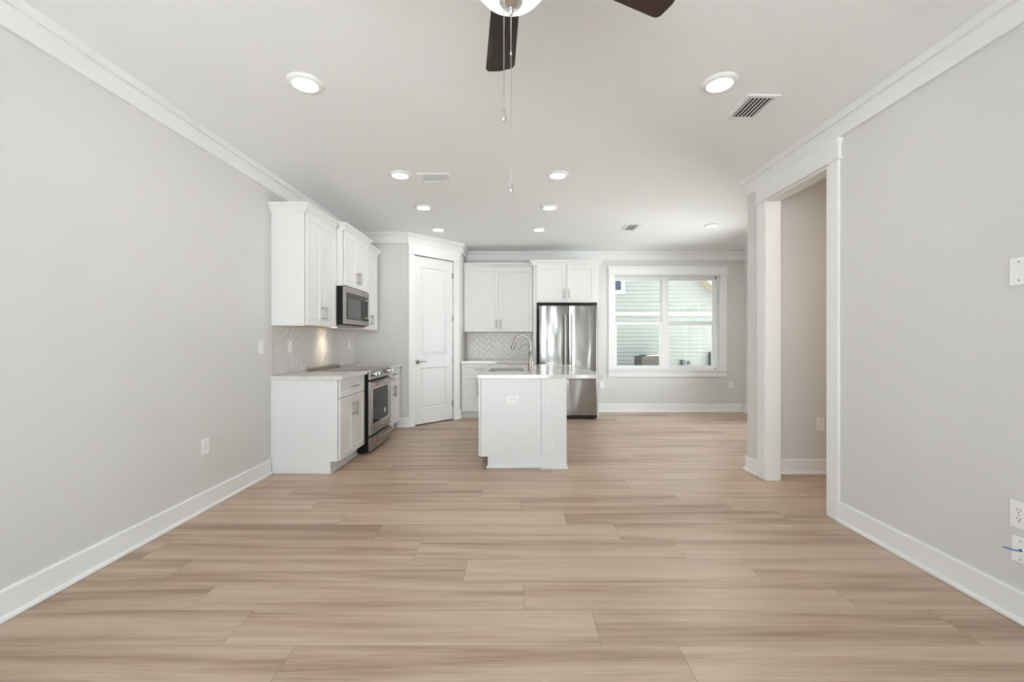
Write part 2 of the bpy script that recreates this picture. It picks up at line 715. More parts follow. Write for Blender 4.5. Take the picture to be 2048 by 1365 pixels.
r = tag(thing('door_4', '', '', (0, YF - 0.08, 0)), 'narrow glazed door behind the viewer, beside the patio door', 'door', kind=S)


def _narrow(b):
    ring = [(HX0, HX0 + 0.07), (HX1 - 0.07, HX1)]
    for a, c in ring:
        box(b, a, c, -0.03, 0.03, 0.0, HZ1)
    box(b, HX0 + 0.07, HX1 - 0.07, -0.03, 0.03, 0.0, 0.20)
    box(b, HX0 + 0.07, HX1 - 0.07, -0.03, 0.03, HZ1 - 0.09, HZ1)


part('door_frame', 'vinyl_white', r, _narrow)
part('pane', 'pane_glass', r, lambda b: box(b, HX0 + 0.06, HX1 - 0.06, -0.004, 0.004, 0.19, HZ1 - 0.08))

# pantry corner: three wall faces with a door opening in the slanted one
ux, uy = cos(PANG), sin(PANG)


def diag(s, d=0.0):
    """point at s along the slanted wall, d behind its face"""
    return (PC[0] + ux * s - uy * d, PC[1] + uy * s + ux * d)


T = 0.11
DS0, DS1 = 0.098, 0.828
bm = new()
prism(bm, [(XL, PC[1]), PC, (PC[0] - T * 0.42, PC[1] + T), (XL, PC[1] + T)], 0, CEIL)
prism(bm, [PC, diag(DS0), diag(DS0, T), (PC[0] - T * 0.42, PC[1] + T)], 0, CEIL)
prism(bm, [diag(DS0), diag(DS1), diag(DS1, T), diag(DS0, T)], 2.492, CEIL)
prism(bm, [diag(DS1), PE, (PE[0] - T, PE[1] + T * 0.4), diag(DS1, T)], 0, CEIL)
prism(bm, [PE, (PE[0], YB), (PE[0] - T, YB), (PE[0] - T, PE[1] + T * 0.4)], 0, CEIL)
tag(obj('wall_pantry', bm, 'wall_paint', kind=S), 'slanted corner wall that holds the pantry door', 'wall')

# ------------------------------------------------------------------ crown, baseboards
crown_prof = [(0, 2.640), (0.020, 2.640), (0.020, 2.744), (0.046, 2.744), (0.048, 2.750), (0.048, CEIL - 0.001), (0, CEIL - 0.001)]
bm = new()
sweep(bm, [(XL, YF), (XL, PC[1]), PC, PE, (PE[0], YB), (XD, YB), (XD, YH), (XR, YH), (XR, YF)], crown_prof)
tag(obj('trim_1', bm, 'trim_white', kind=S, bev=0.0015), 'white stepped crown moulding where walls meet ceiling', 'crown moulding')

base_prof = [(0, 0.001), (0.030, 0.001), (0.030, 0.010), (0.026, 0.020), (0.016, 0.024), (0.015, 0.130), (0.010, 0.138), (0, 0.140)]


def baseboard(name, path, label):
    b = new()
    sweep(b, path, base_prof)
    return tag(obj(name, b, 'trim_white', kind=S, bev=0.0012), label, 'baseboard')


baseboard('baseboard_left', [(XL, YF), (XL, 3.955)], 'white baseboard along the long wall up to the base cabinet')
baseboard('baseboard_right', [(XR, 2.919), (XR, YF)], 'white baseboard along the doorway wall under the outlets')
baseboard('baseboard_corner', [(XD, YB), (XD, YH), (XR, YH), (XR, 3.898)], 'white baseboard wrapping the wall corner past the doorway')
baseboard('baseboard_back', [(1.349, YB), (XD - 0.03, YB)], 'white baseboard under the far window')
baseboard('baseboard_hall', [(XR + 0.125, 3.97), (3.60, 3.97)], 'white baseboard seen through the doorway')
baseboard('baseboard_pantry', [(-1.68, PC[1]), PC, diag(0.006)], 'short white baseboard left of the pantry door')

# ------------------------------------------------------------------ doorway casing (right wall)
def craftsman_head(b, x0, x1, z0, z1, yb=0.0):
    """door or window head: thin bead, flat board, flared cap; faces -y, rests on plane y = yb"""
    box(b, x0 - 0.022, x1 + 0.022, yb - 0.034, yb, z0, z0 + 0.016)
    box(b, x0 - 0.008, x1 + 0.008, yb - 0.024, yb, z0 + 0.016, z1 - 0.045)
    # flared cap: wider at the top, returned at both ends
    lo, hi = z1 - 0.045, z1
    a = [(x0 - 0.008, yb - 0.024, lo), (x1 + 0.008, yb - 0.024, lo), (x1 + 0.008, yb, lo), (x0 - 0.008, yb, lo)]
    c = [(x0 - 0.026, yb - 0.042, hi), (x1 + 0.026, yb - 0.042, hi), (x1 + 0.026, yb, hi), (x0 - 0.026, yb, hi)]
    va = [b.verts.new(p) for p in a]
    vc = [b.verts.new(p) for p in c]
    b.faces.new(va[::-1])
    b.faces.new(vc)
    for k in range(4):
        j = (k + 1) % 4
        b.faces.new((va[k], va[j], vc[j], vc[k]))


# local x runs from the far side (y = 3.895) towards the viewer
r = tag(thing('trim_2', '', '', (XR - 0.0005, 3.895, 0), FACE_LEFT), 'white casing and lining around the doorway', 'door casing', kind=S)
cw = 3.895 - DY1
cn = 3.895 - DY0
part('casing', 'trim_white', r, lambda b: box(b, 0, cw + 0.004, -0.02, 0, 0.001, 2.497), 0.002)
part('casing', 'trim_white', r, lambda b: box(b, cn - 0.004, 3.895 - 2.920, -0.02, 0, 0.001, 2.497), 0.002)
part('head_casing', 'trim_white', r, lambda b: craftsman_head(b, 0, 3.895 - 2.920, 2.492, 2.633), 0.001)


def _lining(b):
    box(b, cw - 0.001, cw + 0.018, -0.018, 0.118, 0.001, 2.480)
    box(b, cn - 0.018, cn + 0.001, -0.018, 0.118, 0.001, 2.480)
    box(b, cw - 0.001, cn + 0.001, 0.0, 0.118, 2.480, 2.499)


part('jamb_lining', 'trim_white', r, _lining, 0.0015)

# ------------------------------------------------------------------ pantry door and casing
r = tag(thing('trim_3', '', '', (*PC, 0), PANG), 'white casing around the slanted pantry door', 'door casing', kind=S)
part('casing', 'trim_white', r, lambda b: box(b, 0.006, 0.103, -0.02, -0.0005, 0.001, 2.492), 0.002)
part('casing', 'trim_white', r, lambda b: box(b, 0.824, 0.938, -0.02, -0.0005, 0.001, 2.492), 0.002)
part('head_casing', 'trim_white', r, lambda b: craftsman_head(b, 0.012, 0.930, 2.490, 2.633, -0.0005), 0.001)


def _plin(b):
    box(b, 0.002, 0.106, -0.034, -0.02, 0.001, 0.022)
    box(b, 0.822, 0.950, -0.034, -0.0005, 0.001, 0.022)
    box(b, 0.938, 0.985, -0.017, -0.0005, 0.001, 0.140)


part('shoe_moulding', 'trim_white', r, _plin, 0.003)
r = tag(thing('door_1', '', '', (*PC, 0), PANG), 'white two-panel pantry door in the slanted corner wall', 'door', kind=S)


def _door(b):
    x0, x1, z0, z1 = 0.105, 0.821, 0.016, 2.480
    yf, yb = 0.004, 0.038
    sx0, sx1 = 0.222, 0.703
    # stiles and rails as one leaf: grid with two sunk panels
    rows = [z0, 0.226, 0.848, 1.024, 2.337, z1]
    box(b, x0, sx0, yf, yb, z0, z1)
    box(b, sx1, x1, yf, yb, z0, z1)
    for a, c in ((rows[0], rows[1]), (rows[2], rows[3]), (rows[4], rows[5])):
        box(b, sx0, sx1, yf, yb, a, c)


part('door_leaf', 'cabinet_white', r, _door)


def _dpanel(b, z0, z1):
    x0, x1, yf, yb = 0.222, 0.703, 0.004, 0.036

    def rect(i, y):
        return [b.verts.new(p) for p in ((x0 + i, y, z0 + i), (x1 - i, y, z0 + i), (x1 - i, y, z1 - i), (x0 + i, y, z1 - i))]
    rs = [rect(0, yf), rect(0.006, yf - 0.002), rect(0.014, yf + 0.003), rect(0.022, yf + 0.011), rect(0.030, yf + 0.011), rect(0.052, yf + 0.004)]
    for a, c in zip(rs, rs[1:]):
        for k in range(4):
            j = (k + 1) % 4
            b.faces.new((a[k], a[j], c[j], c[k]))
    b.faces.new(rs[-1])


part('raised_panel', 'cabinet_white', r, lambda b: _dpanel(b, 0.226, 0.848))
part('raised_panel', 'cabinet_white', r, lambda b: _dpanel(b, 1.024, 2.337))


def _lever(b):
    lathe(b, [(0.031, 0.003), (0.031, -0.006), (0.024, -0.011), (0.011, -0.013), (0.011, -0.045)], (0.168, 0, 0.932), 'y', 24)
    tube(b, [(0.168, -0.045, 0.932), (0.20, -0.050, 0.935), (0.24, -0.050, 0.933), (0.272, -0.047, 0.936), (0.292, -0.043, 0.930)], [0.010, 0.009, 0.0075, 0.007, 0.005], 10)


part('lever_handle', 'nickel', r, _lever, smooth=True, label='brushed nickel lever handle')
for z in (0.258, 0.931, 1.595, 2.258):
    part('hinge', 'nickel', r, lambda b: (tube(b, [(0.8225, -0.002, z - 0.045), (0.8225, -0.002, z + 0.045)], 0.007, 10),
                                          box(b, 0.805, 0.822, 0.0005, 0.0035, z - 0.044, z + 0.044)))

# ------------------------------------------------------------------ window in the back wall
r = tag(thing('window_1', '', '', (0, YB, 0)), 'double window with four panes and white casing', 'window', kind=S)
part('side_casing', 'trim_white', r, lambda b: box(b, 1.631, WX0 + 0.006, -0.02, -0.0005, 0.732, 2.396), 0.002)
part('side_casing', 'trim_white', r, lambda b: box(b, WX1 - 0.006, 3.686, -0.02, -0.0005, 0.732, 2.396), 0.002)
part('head_casing', 'trim_white', r, lambda b: craftsman_head(b, 1.637, 3.680, 2.384, 2.533, -0.0005), 0.001)
part('window_stool', 'trim_white', r, lambda b: box(b, 1.612, 3.715, -0.045, 0.14, 0.716, 0.735), 0.004)
part('apron', 'trim_white', r, lambda b: box(b, 1.635, 3.682, -0.02, -0.0005, 0.615, 0.716), 0.002)


def _jamb(b):
    box(b, WX0, WX0 + 0.012, -0.005, 0.19, 0.735, WZ1)
    box(b, WX1 - 0.012, WX1, -0.005, 0.19, 0.735, WZ1)
    box(b, WX0, WX1, -0.005, 0.19, WZ1 - 0.012, WZ1)


part('jamb_lining', 'trim_white', r, _jamb, 0.001)
fy = 0.150     # plane of the sashes behind the wall face
FX = [1.741, 2.622, 2.692, 3.574]


def _wframe(b):
    box(b, FX[0], FX[3], fy - 0.012, fy + 0.05, WZ1 - 0.052, WZ1 - 0.010)
    box(b, FX[0], FX[3], fy - 0.012, fy + 0.05, 0.733, 0.760)
    box(b, FX[0], FX[0] + 0.030, fy - 0.012, fy + 0.05, 0.733, WZ1 - 0.01)
    box(b, FX[3] - 0.030, FX[3], fy - 0.012, fy + 0.05, 0.733, WZ1 - 0.01)
    box(b, FX[1] - 0.012, FX[2] + 0.012, fy - 0.016, fy + 0.05, 0.733, WZ1 - 0.01)


part('window_frame', 'vinyl_white', r, _wframe, 0.002)
MZ = 1.532
for x0, x1 in ((FX[0] + 0.030, FX[1] - 0.012), (FX[2] + 0.012, FX[3] - 0.030)):
    def _sash(b, z0, z1, y, fr, top, bot):
        ring = [(x0, x1, z0, z1), (x0 + fr, x1 - fr, z0 + bot, z1 - top)]
        o, i = ring
        for (a, c, e, f) in ((o[0], i[0], o[2], o[3]), (i[1], o[1], o[2], o[3]), (i[0], i[1], o[2], i[2]), (i[0], i[1], i[3], o[3])):
            box(b, a, c, y, y + 0.028, e, f)
    up = part('upper_sash', 'vinyl_white', r, lambda b: _sash(b, MZ, WZ1 - 0.050, fy + 0.018, 0.022, 0.020, 0.050), 0.0015)
    part('pane', 'low_e_glass', up, lambda b: box(b, x0 + 0.02, x1 - 0.02, fy + 0.030, fy + 0.034, MZ + 0.04, WZ1 - 0.068))
    lo = part('lower_sash', 'vinyl_white', r, lambda b: _sash(b, 0.758, MZ + 0.036, fy - 0.012, 0.040, 0.048, 0.045), 0.0015)
    part('pane', 'low_e_glass', lo, lambda b: box(b, x0 + 0.035, x1 - 0.035, fy, fy + 0.004, 0.798, MZ - 0.008))


# ------------------------------------------------------------------ cabinet pieces
def bar_pull(parent, x, z, yf, vertical=True, length=0.147):
    """bar handle standing off a front at y = yf"""
    def f(b):
        h = length / 2
        yo = yf - 0.034
        if vertical:
            tube(b, [(x, yo, z - h), (x, yo, z + h)], 0.0062, 12)
            for s in (-1, 1):
                tube(b, [(x, yf + 0.0005, z + s * h * 0.66), (x, yo, z + s * h * 0.66)], 0.0052, 10)
        else:
            tube(b, [(x - h, yo, z), (x + h, yo, z)], 0.0062, 12)
            for s in (-1, 1):
                tube(b, [(x + s * h * 0.66, yf + 0.0005, z), (x + s * h * 0.66, yo, z)], 0.0052, 10)
    return part('handle', 'nickel', parent, f, smooth=True, label='brushed nickel bar handle')


CORN = [(0.0, 2.447), (0.012, 2.447), (0.014, 2.458), (0.020, 2.464), (0.032, 2.484), (0.046, 2.502), (0.054, 2.508), (0.056, 2.527), (0.0, 2.527)]


def wall_cabinet(name, label, loc, rot, w, depth, z0, handle_z, near_ret, far_ret, x_in=(0.006, 0.006), cornice=True, mid=None, door_top=2.446):
    """upper cabinet in local space: x along the wall, front faces -y"""
    r = thing(name, label, 'cabinet', loc, rot)
    top = 2.47
    part('carcass', 'cabinet_white', r, lambda b: (box(b, 0, w, -depth, -0.001, z0 + 0.012, top)), 0.001)
    part('underside_panel', 'cabinet_underside', r, lambda b: box(b, 0.016, w - 0.016, -depth + 0.004, -0.002, z0 + 0.004, z0 + 0.0115), label='bare wood underside')
    for q in (0, w - 0.0155):
        part('side_rail', 'cabinet_white', r, lambda b: box(b, q, q + 0.0155, -depth, -0.001, z0, z0 + 0.0118))
    m = w / 2 if mid is None else mid
    d0, d1 = x_in[0], w - x_in[1]
    for a, c, hx in ((d0, m - 0.0015, m - 0.034), (m + 0.0015, d1, m + 0.034)):
        dr = part('door', 'cabinet_white', r, lambda b: framed_panel(b, a, c, z0 + 0.006, door_top, -depth - 0.022, -depth - 0.004, 0.058), 0.0012)
        bar_pull(dr, hx, handle_z, -depth - 0.021)
    if cornice:
        pts = []
        y = -depth - 0.004
        if near_ret is not None:
            pts.append((-0.0005, near_ret))
            pts.append((-0.0005, y))
        else:
            pts.append((0.0, y))
        if far_ret is not None:
            pts.append((w + 0.0005, y))
            pts.append((w + 0.0005, far_ret))
        else:
            pts.append((w, y))
        part('cornice', 'cabinet_white', r, lambda b: sweep(b, pts, CORN))
    return r


def base_cabinet(name, label, loc, rot, w, depth, side_x=None, handle=True):
    r = thing(name, label, 'cabinet', loc, rot)
    fr = depth

    def body(b):
        box(b, 0, w, -fr, -0.001, 0.112, 0.876)
    part('carcass', 'cabinet_white', r, body, 0.001)
    part('toe_kick', 'cabinet_white', r, lambda b: (box(b, 0.0, w, -fr + 0.065, -0.02, 0.001, 0.1118),
                                                     box(b, 0.0, w, -fr + 0.050, -fr + 0.0645, 0.001, 0.022)), 0.001)
    dw = part('drawer', 'cabinet_white', r, lambda b: framed_panel(b, 0.006, w - 0.006, 0.703, 0.870, -fr - 0.022, -fr - 0.004, 0.045), 0.0012)
    bar_pull(dw, w / 2, 0.787, -fr - 0.021, False, 0.16)
    m = w / 2
    for a, c, hx in ((0.006, m - 0.0015, m - 0.034), (m + 0.0015, w - 0.006, m + 0.034)):
        dr = part('door', 'cabinet_white', r, lambda b: framed_panel(b, a, c, 0.116, 0.696, -fr - 0.022, -fr - 0.004, 0.058), 0.0012)
        bar_pull(dr, hx, 0.560, -fr - 0.021)
    return r


# left run along the long wall -------------------------------------------------
Y1, Y2, Y3, Y4 = 3.972, 4.648, 5.402, 6.062
r = base_cabinet('base_cabinet', 'white base cabinet with finished end panel, before the range', (XL, Y1 + 0.014, 0), FACE_RIGHT, Y2 - Y1 - 0.022, 0.622)


def _endp(b):
    # finished end with the toe-kick notch
    prism_x(b, [(-0.622, 0.112), (-0.622, 0.876), (-0.001, 0.876), (-0.001, 0.001), (-0.557, 0.001), (-0.557, 0.112)], -0.0135, -0.0005)
    # thin shoe along the floor
    box(b, -0.026, -0.0135, -0.566, -0.032, 0.001, 0.024)
    box(b, -0.0135, 0.0, -0.566, -0.557, 0.001, 0.024)


part('end_panel', 'cabinet_white', r, _endp, 0.0012)
base_cabinet('base_cabinet', 'white base cabinet between the range and the pantry wall', (XL, Y3 + 0.006, 0), FACE_RIGHT, Y4 - Y3 - 0.006, 0.622)

bm = new(); box(bm, XL + 0.001, -1.605, Y1 - 0.022, Y2 - 0.002, 0.8765, 0.914)
tag(obj('countertop', bm, 'quartz', bev=0.003), 'white quartz countertop on the base cabinet before the range', 'countertop')
bm = new(); box(bm, XL + 0.001, -1.605, Y3 + 0.002, PC[1] - 0.002, 0.8765, 0.914)
tag(obj('countertop', bm, 'quartz', bev=0.003), 'small white countertop between range and pantry wall', 'countertop')

wall_cabinet('upper_cabinet', 'tall white wall cabinet left of the microwave', (XL, Y1 + 0.008, 0), FACE_RIGHT, Y2 - Y1 - 0.009, 0.313, 1.384, 1.518, -0.001, None)
wall_cabinet('upper_cabinet', 'short white wall cabinet right above the microwave', (XL, Y2 + 0.001, 0), FACE_RIGHT, Y3 - Y2 - 0.003, 0.400, 1.846, 1.975, -0.372, -0.372)
wall_cabinet('upper_cabinet', 'narrow white wall cabinet between microwave and pantry wall', (XL, Y3 + 0.001, 0), FACE_RIGHT, 6.040 - Y3, 0.313, 1.384, 1.518, None, -0.001)

# ------------------------------------------------------------------ range
RW = 0.745
r = thing('kitchen_range', 'stainless slide-in range with black oven window', 'stove', (XL, Y2 + 0.003, 0), FACE_RIGHT)
part('body', 'black_enamel', r, lambda b: (box(b, 0, RW, -0.678, -0.03, 0.022, 0.904), box(b, 0.01, RW - 0.01, -0.62, -0.06, 0.001, 0.022)), 0.001, label='black enamel side walls')


def _ctframe(b):
    ring_slab(b, (-0.004, RW + 0.004, -0.645, -0.075), (0.012, RW - 0.012, -0.628, -0.09), 0.9145, 0.922)


part('cooktop_frame', 'steel', r, _ctframe, 0.001)
part('cooktop', 'cooktop_glass', r, lambda b: box(b, 0.012, RW - 0.012, -0.628, -0.09, 0.9145, 0.9205), label='black ceramic glass cooktop')


def _rail(b):
    prism_x(b, [(-0.012, 0.916), (-0.072, 0.916), (-0.076, 0.926), (-0.066, 0.940), (-0.045, 0.945), (-0.020, 0.945), (-0.012, 0.938)], 0.0, RW)


vr = part('vent_rail', 'steel_dark', r, _rail, 0.002)
for i in range(8):
    part('vent_slot', 'slot_dark', vr, lambda b: box(b, 0.05 + 0.08 * i, 0.10 + 0.08 * i, -0.040, -0.026, 0.9452, 0.9462))


def _cpanel(b):
    prism_x(b, [(-0.612, 0.905), (-0.612, 0.930), (-0.640, 0.932), (-0.696, 0.929), (-0.701, 0.924), (-0.708, 0.818), (-0.704, 0.813), (-0.679, 0.813), (-0.679, 0.905)], -0.002, RW + 0.002)


part('control_panel', 'steel', r, _cpanel, 0.002)
for x in (0.055, 0.165, 0.575, 0.692):
    k = part('knob', 'steel', r, lambda b: lathe(b, [(0.026, -0.702), (0.026, -0.708), (0.0215, -0.712), (0.0205, -0.742), (0.018, -0.746)], (x, 0, 0.874), 'y', 28), smooth=True)
    part('knob_grip', 'chrome', k, lambda b: box(b, x - 0.004, x + 0.004, -0.754, -0.745, 0.857, 0.891), 0.002)
od = part('oven_door', 'steel', r, lambda b: ring_slab(b, (0, 1, 0, 1), (0.25, 0.75, 0.25, 0.75), 0, 1) if False else (
    box(b, 0.0, 0.058, -0.705, -0.6795, 0.197, 0.790),
    box(b, 0.664, RW, -0.705, -0.6795, 0.197, 0.790),
    box(b, 0.058, 0.664, -0.705, -0.6795, 0.197, 0.306),
    box(b, 0.058, 0.664, -0.705, -0.6795, 0.712, 0.790)), 0.0015)
part('oven_window', 'black_glass', od, lambda b: box(b, 0.066, 0.656, -0.7015, -0.690, 0.314, 0.704), label='dark glass oven window')


def _wbezel(b):
    for a in ((0.058, 0.066, 0.306, 0.712), (0.656, 0.664, 0.306, 0.712), (0.066, 0.656, 0.306, 0.314), (0.066, 0.656, 0.704, 0.712)):
        box(b, a[0], a[1], -0.7065, -0.690, a[2], a[3])


part('window_bezel', 'chrome', od, _wbezel)
part('sticker', 'sticker_white', od, lambda b: lathe(b, [(0.001, -0.7018), (0.030, -0.7018), (0.030, -0.7028), (0.001, -0.7028)], (0.520, 0, 0.405), 'y', 24), label='round white sticker')
part('name_plate', 'chrome', od, lambda b: box(b, 0.315, 0.445, -0.7085, -0.705, 0.232, 0.262), 0.001)
lettering('lettering', 'KitchenAid', 0.026, 'slot_dark', od, (0.380, -0.7090, 0.247), (pi / 2, 0, 0))


def range_handle(parent, z):
    def f(b):
        tube(b, [(0.050, -0.762, z), (0.700, -0.762, z)], 0.0125, 16)
        for x in (0.036, 0.688):
            box(b, x, x + 0.026, -0.772, -0.7055, z - 0.014, z + 0.014)
    h = part('handle', 'steel', parent, f, 0.002, True)
    part('medallion', 'medallion_red', parent, lambda b: lathe(b, [(0.001, 0.0285), (0.012, 0.0285), (0.012, 0.0355), (0.001, 0.0355)], (0.0, -0.762, z), 'x', 20), label='round red badge on the handle end')


range_handle(od, 0.764)
wd = part('warming_drawer', 'steel', r, lambda b: box(b, 0.0, RW, -0.705, -0.6795, 0.024, 0.180), 0.002)
range_handle(wd, 0.150)

# ------------------------------------------------------------------ microwave
r = thing('microwave_oven', 'stainless over-the-range microwave with dark glass door', 'microwave', (XL, Y2 + 0.002, 0), FACE_RIGHT)
MW = 0.748
part('housing', 'black_enamel', r, lambda b: (box(b, 0, MW, -0.398, -0.004, 1.418, 1.8445)), 0.002, label='black housing')
part('underside', 'steel_dark', r, lambda b: prism_x(b, [(-0.02, 1.4175), (-0.02, 1.400), (-0.30, 1.396), (-0.385, 1.412), (-0.385, 1.4175)], 0.012, MW - 0.012), 0.002)
part('cooktop_lamp', 'cooktop_lamp', r, lambda b: box(b, 0.31, 0.43, -0.16, -0.10, 1.3955, 1.3985), label='warm cooktop lamp lens')
ld = bpy.data.lights.new('lamp_light', 'AREA')
ld.shape = 'RECTANGLE'; ld.size = 0.12; ld.size_y = 0.06; ld.energy = 0.38; ld.color = (1.0, 0.78, 0.52); ld.spread = radians(100)
lo_ = bpy.data.objects.new('lamp_light', ld); COL.objects.link(lo_); lo_.parent = r
lo_.location = (0.37, -0.13, 1.394)


def _mdoor(b):
    box(b, 0.0, MW - 0.006, -0.433, -0.399, 1.428, 1.482)
    box(b, 0.0, MW - 0.006, -0.433, -0.399, 1.778, 1.842)
    box(b, 0.0, 0.012, -0.433, -0.399, 1.482, 1.778)
    box(b, MW - 0.018, MW - 0.006, -0.433, -0.399, 1.482, 1.778)


md_ = part('door', 'steel', r, _mdoor, 0.002)
part('door_glass', 'black_glass', md_, lambda b: box(b, 0.012, MW - 0.018, -0.431, -0.410, 1.482, 1.778), 0.001, label='black glass')
part('viewing_window', 'cooktop_glass', md_, lambda b: box(b, 0.068, 0.452, -0.4322, -0.431, 1.502, 1.716), label='paler mesh window in the glass')
part('display', 'slot_dark', md_, lambda b: box(b, 0.655, 0.725, -0.4322, -0.431, 1.64, 1.72))


def _mhandle(b):
    tube(b, [(0.600, -0.474, 1.515), (0.600, -0.474, 1.745)], 0.009, 14)
    for z in (1.522, 1.738):
        box(b, 0.592, 0.608, -0.478, -0.4312, z - 0.010, z + 0.010)


part('handle', 'steel', md_, _mhandle, 0.001, True, label='vertical stainless bar handle')
part('name_plate', 'chrome', md_, lambda b: box(b, 0.308, 0.418, -0.436, -0.433, 1.797, 1.822), 0.001)
lettering('lettering', 'KitchenAid', 0.021, 'slot_dark', md_, (0.363, -0.4365, 1.8095), (pi / 2, 0, 0))

# ------------------------------------------------------------------ herringbone tile
def herringbone(b, w, z0, z1, y, th=0.006, tw=0.075, g=0.0028):
    """tiles laid at 45 degrees, cut to the rectangle 0..w by z0..z1 on the plane y, facing -y"""
    tl = tw * 2
    t2 = new()
    c = Vector((w / 2, 0, (z0 + z1) / 2))
    n = int(max(w, z1 - z0) / tw) + 8
    ca = cos(pi / 4)

    def put(u0, u1, v0, v1):
        pts = []
        for u, v in ((u0, v0), (u1, v0), (u1, v1), (u0, v1)):
            pts.append((c.x + (u - v) * ca, c.z + (u + v) * ca))
        xs = [p[0] for p in pts]
        zs = [p[1] for p in pts]
        if max(xs) < 0 or min(xs) > w or max(zs) < z0 or min(zs) > z1:
            return
        k = 0.0016

        def sh(p, d):
            mx, mz = sum(xs) / 4, sum(zs) / 4
            v = Vector((p[0] - mx, p[1] - mz))
            L = v.length
            v = v * (1 - d / L * 1.3)
            return (mx + v.x, mz + v.y)
        a = [t2.verts.new((p[0], y, p[1])) for p in pts]
        f = [t2.verts.new((p[0], y - th + k, p[1])) for p in pts]
        e = [t2.verts.new((*((lambda q: (q[0], y - th, q[1]))(sh(p, k))),)) for p in pts]
        for i in range(4):
            j = (i + 1) % 4
            t2.faces.new((a[i], a[j], f[j], f[i]))
            t2.faces.new((f[i], f[j], e[j], e[i]))
        t2.faces.new(e)
    h = g / 2
    for i in range(-n, n):
        for j in range(-n, n):
            # unit cell of the herringbone: one lying and one standing tile, stepped diagonally
            k = (i - j) % 4
            u, v = i * tw, j * tw
            if k == 0:
                put(u + h, u + tl - h, v + h, v + tw - h)
            elif k == 2 + 1:
                put(u + h, u + tw - h, v + h, v + tl - h)
    for co, no in (((0, 0, 0), (-1, 0, 0)), ((w, 0, 0), (1, 0, 0)), ((0, 0, z0), (0, 0, -1)), ((0, 0, z1), (0, 0, 1))):
        bmesh.ops.bisect_plane(t2, geom=t2.verts[:] + t2.edges[:] + t2.faces[:], plane_co=co, plane_no=no, clear_outer=True)
    me = bpy.data.meshes.new('tmp')
    t2.to_mesh(me)
    t2.free()
    b.from_mesh(me)
    bpy.data.meshes.remove(me)


def backsplash(label, loc, rot, w, z0, z1):
    r = thing('tile_backsplash', label, 'backsplash', loc, rot)
    part('grout_bed', 'grout', r, lambda b: box(b, 0, w, -0.0045, -0.0005, z0, z1))
    part('tiles', 'tile_glaze', r, lambda b: herringbone(b, w, z0, z1, -0.0046, 0.0042), label='glazed white herringbone tiles')
    return r


backsplash('white herringbone tile backsplash behind the range', (XL, 4.008, 0), FACE_RIGHT, PC[1] - 4.008 - 0.002, 0.9155, 1.383)
backsplash('white herringbone tile backsplash behind the island faucet', (PE[0] + 0.001, YB, 0), 0, 1.146, 0.9155, 1.383)

# ------------------------------------------------------------------ back wall cabinets
wall_cabinet('upper_cabinet', 'wide white wall cabinet between pantry and refrigerator', (-0.848, YB, 0), 0, 1.145, 0.333, 1.384, 1.512, None, None, (0.016, 0.004), mid=0.5815)
base_cabinet('base_cabinet', 'white base cabinet next to the pantry door', (-0.846, YB, 0), 0, 0.568, 0.594)
base_cabinet('base_cabinet', 'white base cabinet beside the refrigerator, behind the island', (-0.276, YB, 0), 0, 0.572, 0.594)
bm = new(); box(bm, -0.848, 0.297, 6.765, YB - 0.001, 0.8765, 0.914)
tag(obj('countertop', bm, 'quartz', bev=0.003), 'white countertop along the far wall left of the refrigerator', 'countertop')

# refrigerator surround: two tall panels and the cabinet over the opening
r = thing('refrigerator_cabinet', 'white cabinet surround over and beside the refrigerator', 'cabinet', (0.299, YB, 0), 0)
SWD = 1.347 - 0.299
part('side_panel', 'cabinet_white', r, lambda b: box(b, 0, 0.052, -0.584, -0.001, 0.001, 2.47), 0.001)
part('side_panel', 'cabinet_white', r, lambda b: box(b, SWD - 0.025, SWD, -0.584, -0.001, 0.001, 2.47), 0.001)
part('carcass', 'cabinet_white', r, lambda b: box(b, 0.052, SWD - 0.025, -0.584, -0.001, 1.852, 2.47), 0.001)
for a, c, hx in ((0.055, 0.522, 0.486), (0.538, 0.993, 0.5636)):
    dr = part('door', 'cabinet_white', r, lambda b: framed_panel(b, a, c, 1.862, 2.446, -0.605, -0.5855, 0.058), 0.0012)
    bar_pull(dr, hx, 1.990, -0.605)
part('cornice', 'cabinet_white', r, lambda b: sweep(b, [(-0.0005, -0.397), (-0.0005, -0.588), (SWD + 0.0005, -0.588), (SWD + 0.0005, -0.001)], CORN))

# ------------------------------------------------------------------ refrigerator
r = thing('refrigerator', 'stainless french-door refrigerator with bottom freezer', 'refrigerator', (0.842, 7.36, 0), 0)
HW = 0.457
yd0, yd1 = 6.70 - 7.36, 6.772 - 7.36
part('body', 'black_plastic', r, lambda b: box(b, -HW + 0.012, HW - 0.012, 6.775 - 7.36, -0.01, 0.03, 1.782), 0.004)
part('base_grille', 'black_plastic', r, lambda b: box(b, -HW + 0.02, HW - 0.02, 6.74 - 7.36, 6.774 - 7.36, 0.012, 0.064), 0.003)


def curved_door(b, x0, x1, z0, z1):
    """slightly bowed front with rounded vertical edges"""
    n = 14
    pts = []
    for i in range(n + 1):
        t = i / n
        x = x0 + (x1 - x0) * t
        e = min(t, 1 - t)
        rr = 0.010
        d = max(0.0, rr - e * (x1 - x0))
        y = yd0 + (rr - math.sqrt(max(0, rr * rr - d * d))) if d > 0 else yd0
        pts.append((x, y))
    pts = [(x0, yd0 + 0.012), (x0 + 0.003, yd0 + 0.004), (x0 + 0.010, yd0)] + [(x0 + (x1 - x0) * t, yd0 - 0.002 * math.sin(pi * t)) for t in (0.25, 0.5, 0.75)] + [(x1 - 0.010, yd0), (x1 - 0.003, yd0 + 0.004), (x1, yd0 + 0.012), (x1, yd1), (x0, yd1)]
    prism(b, pts, z0, z1)


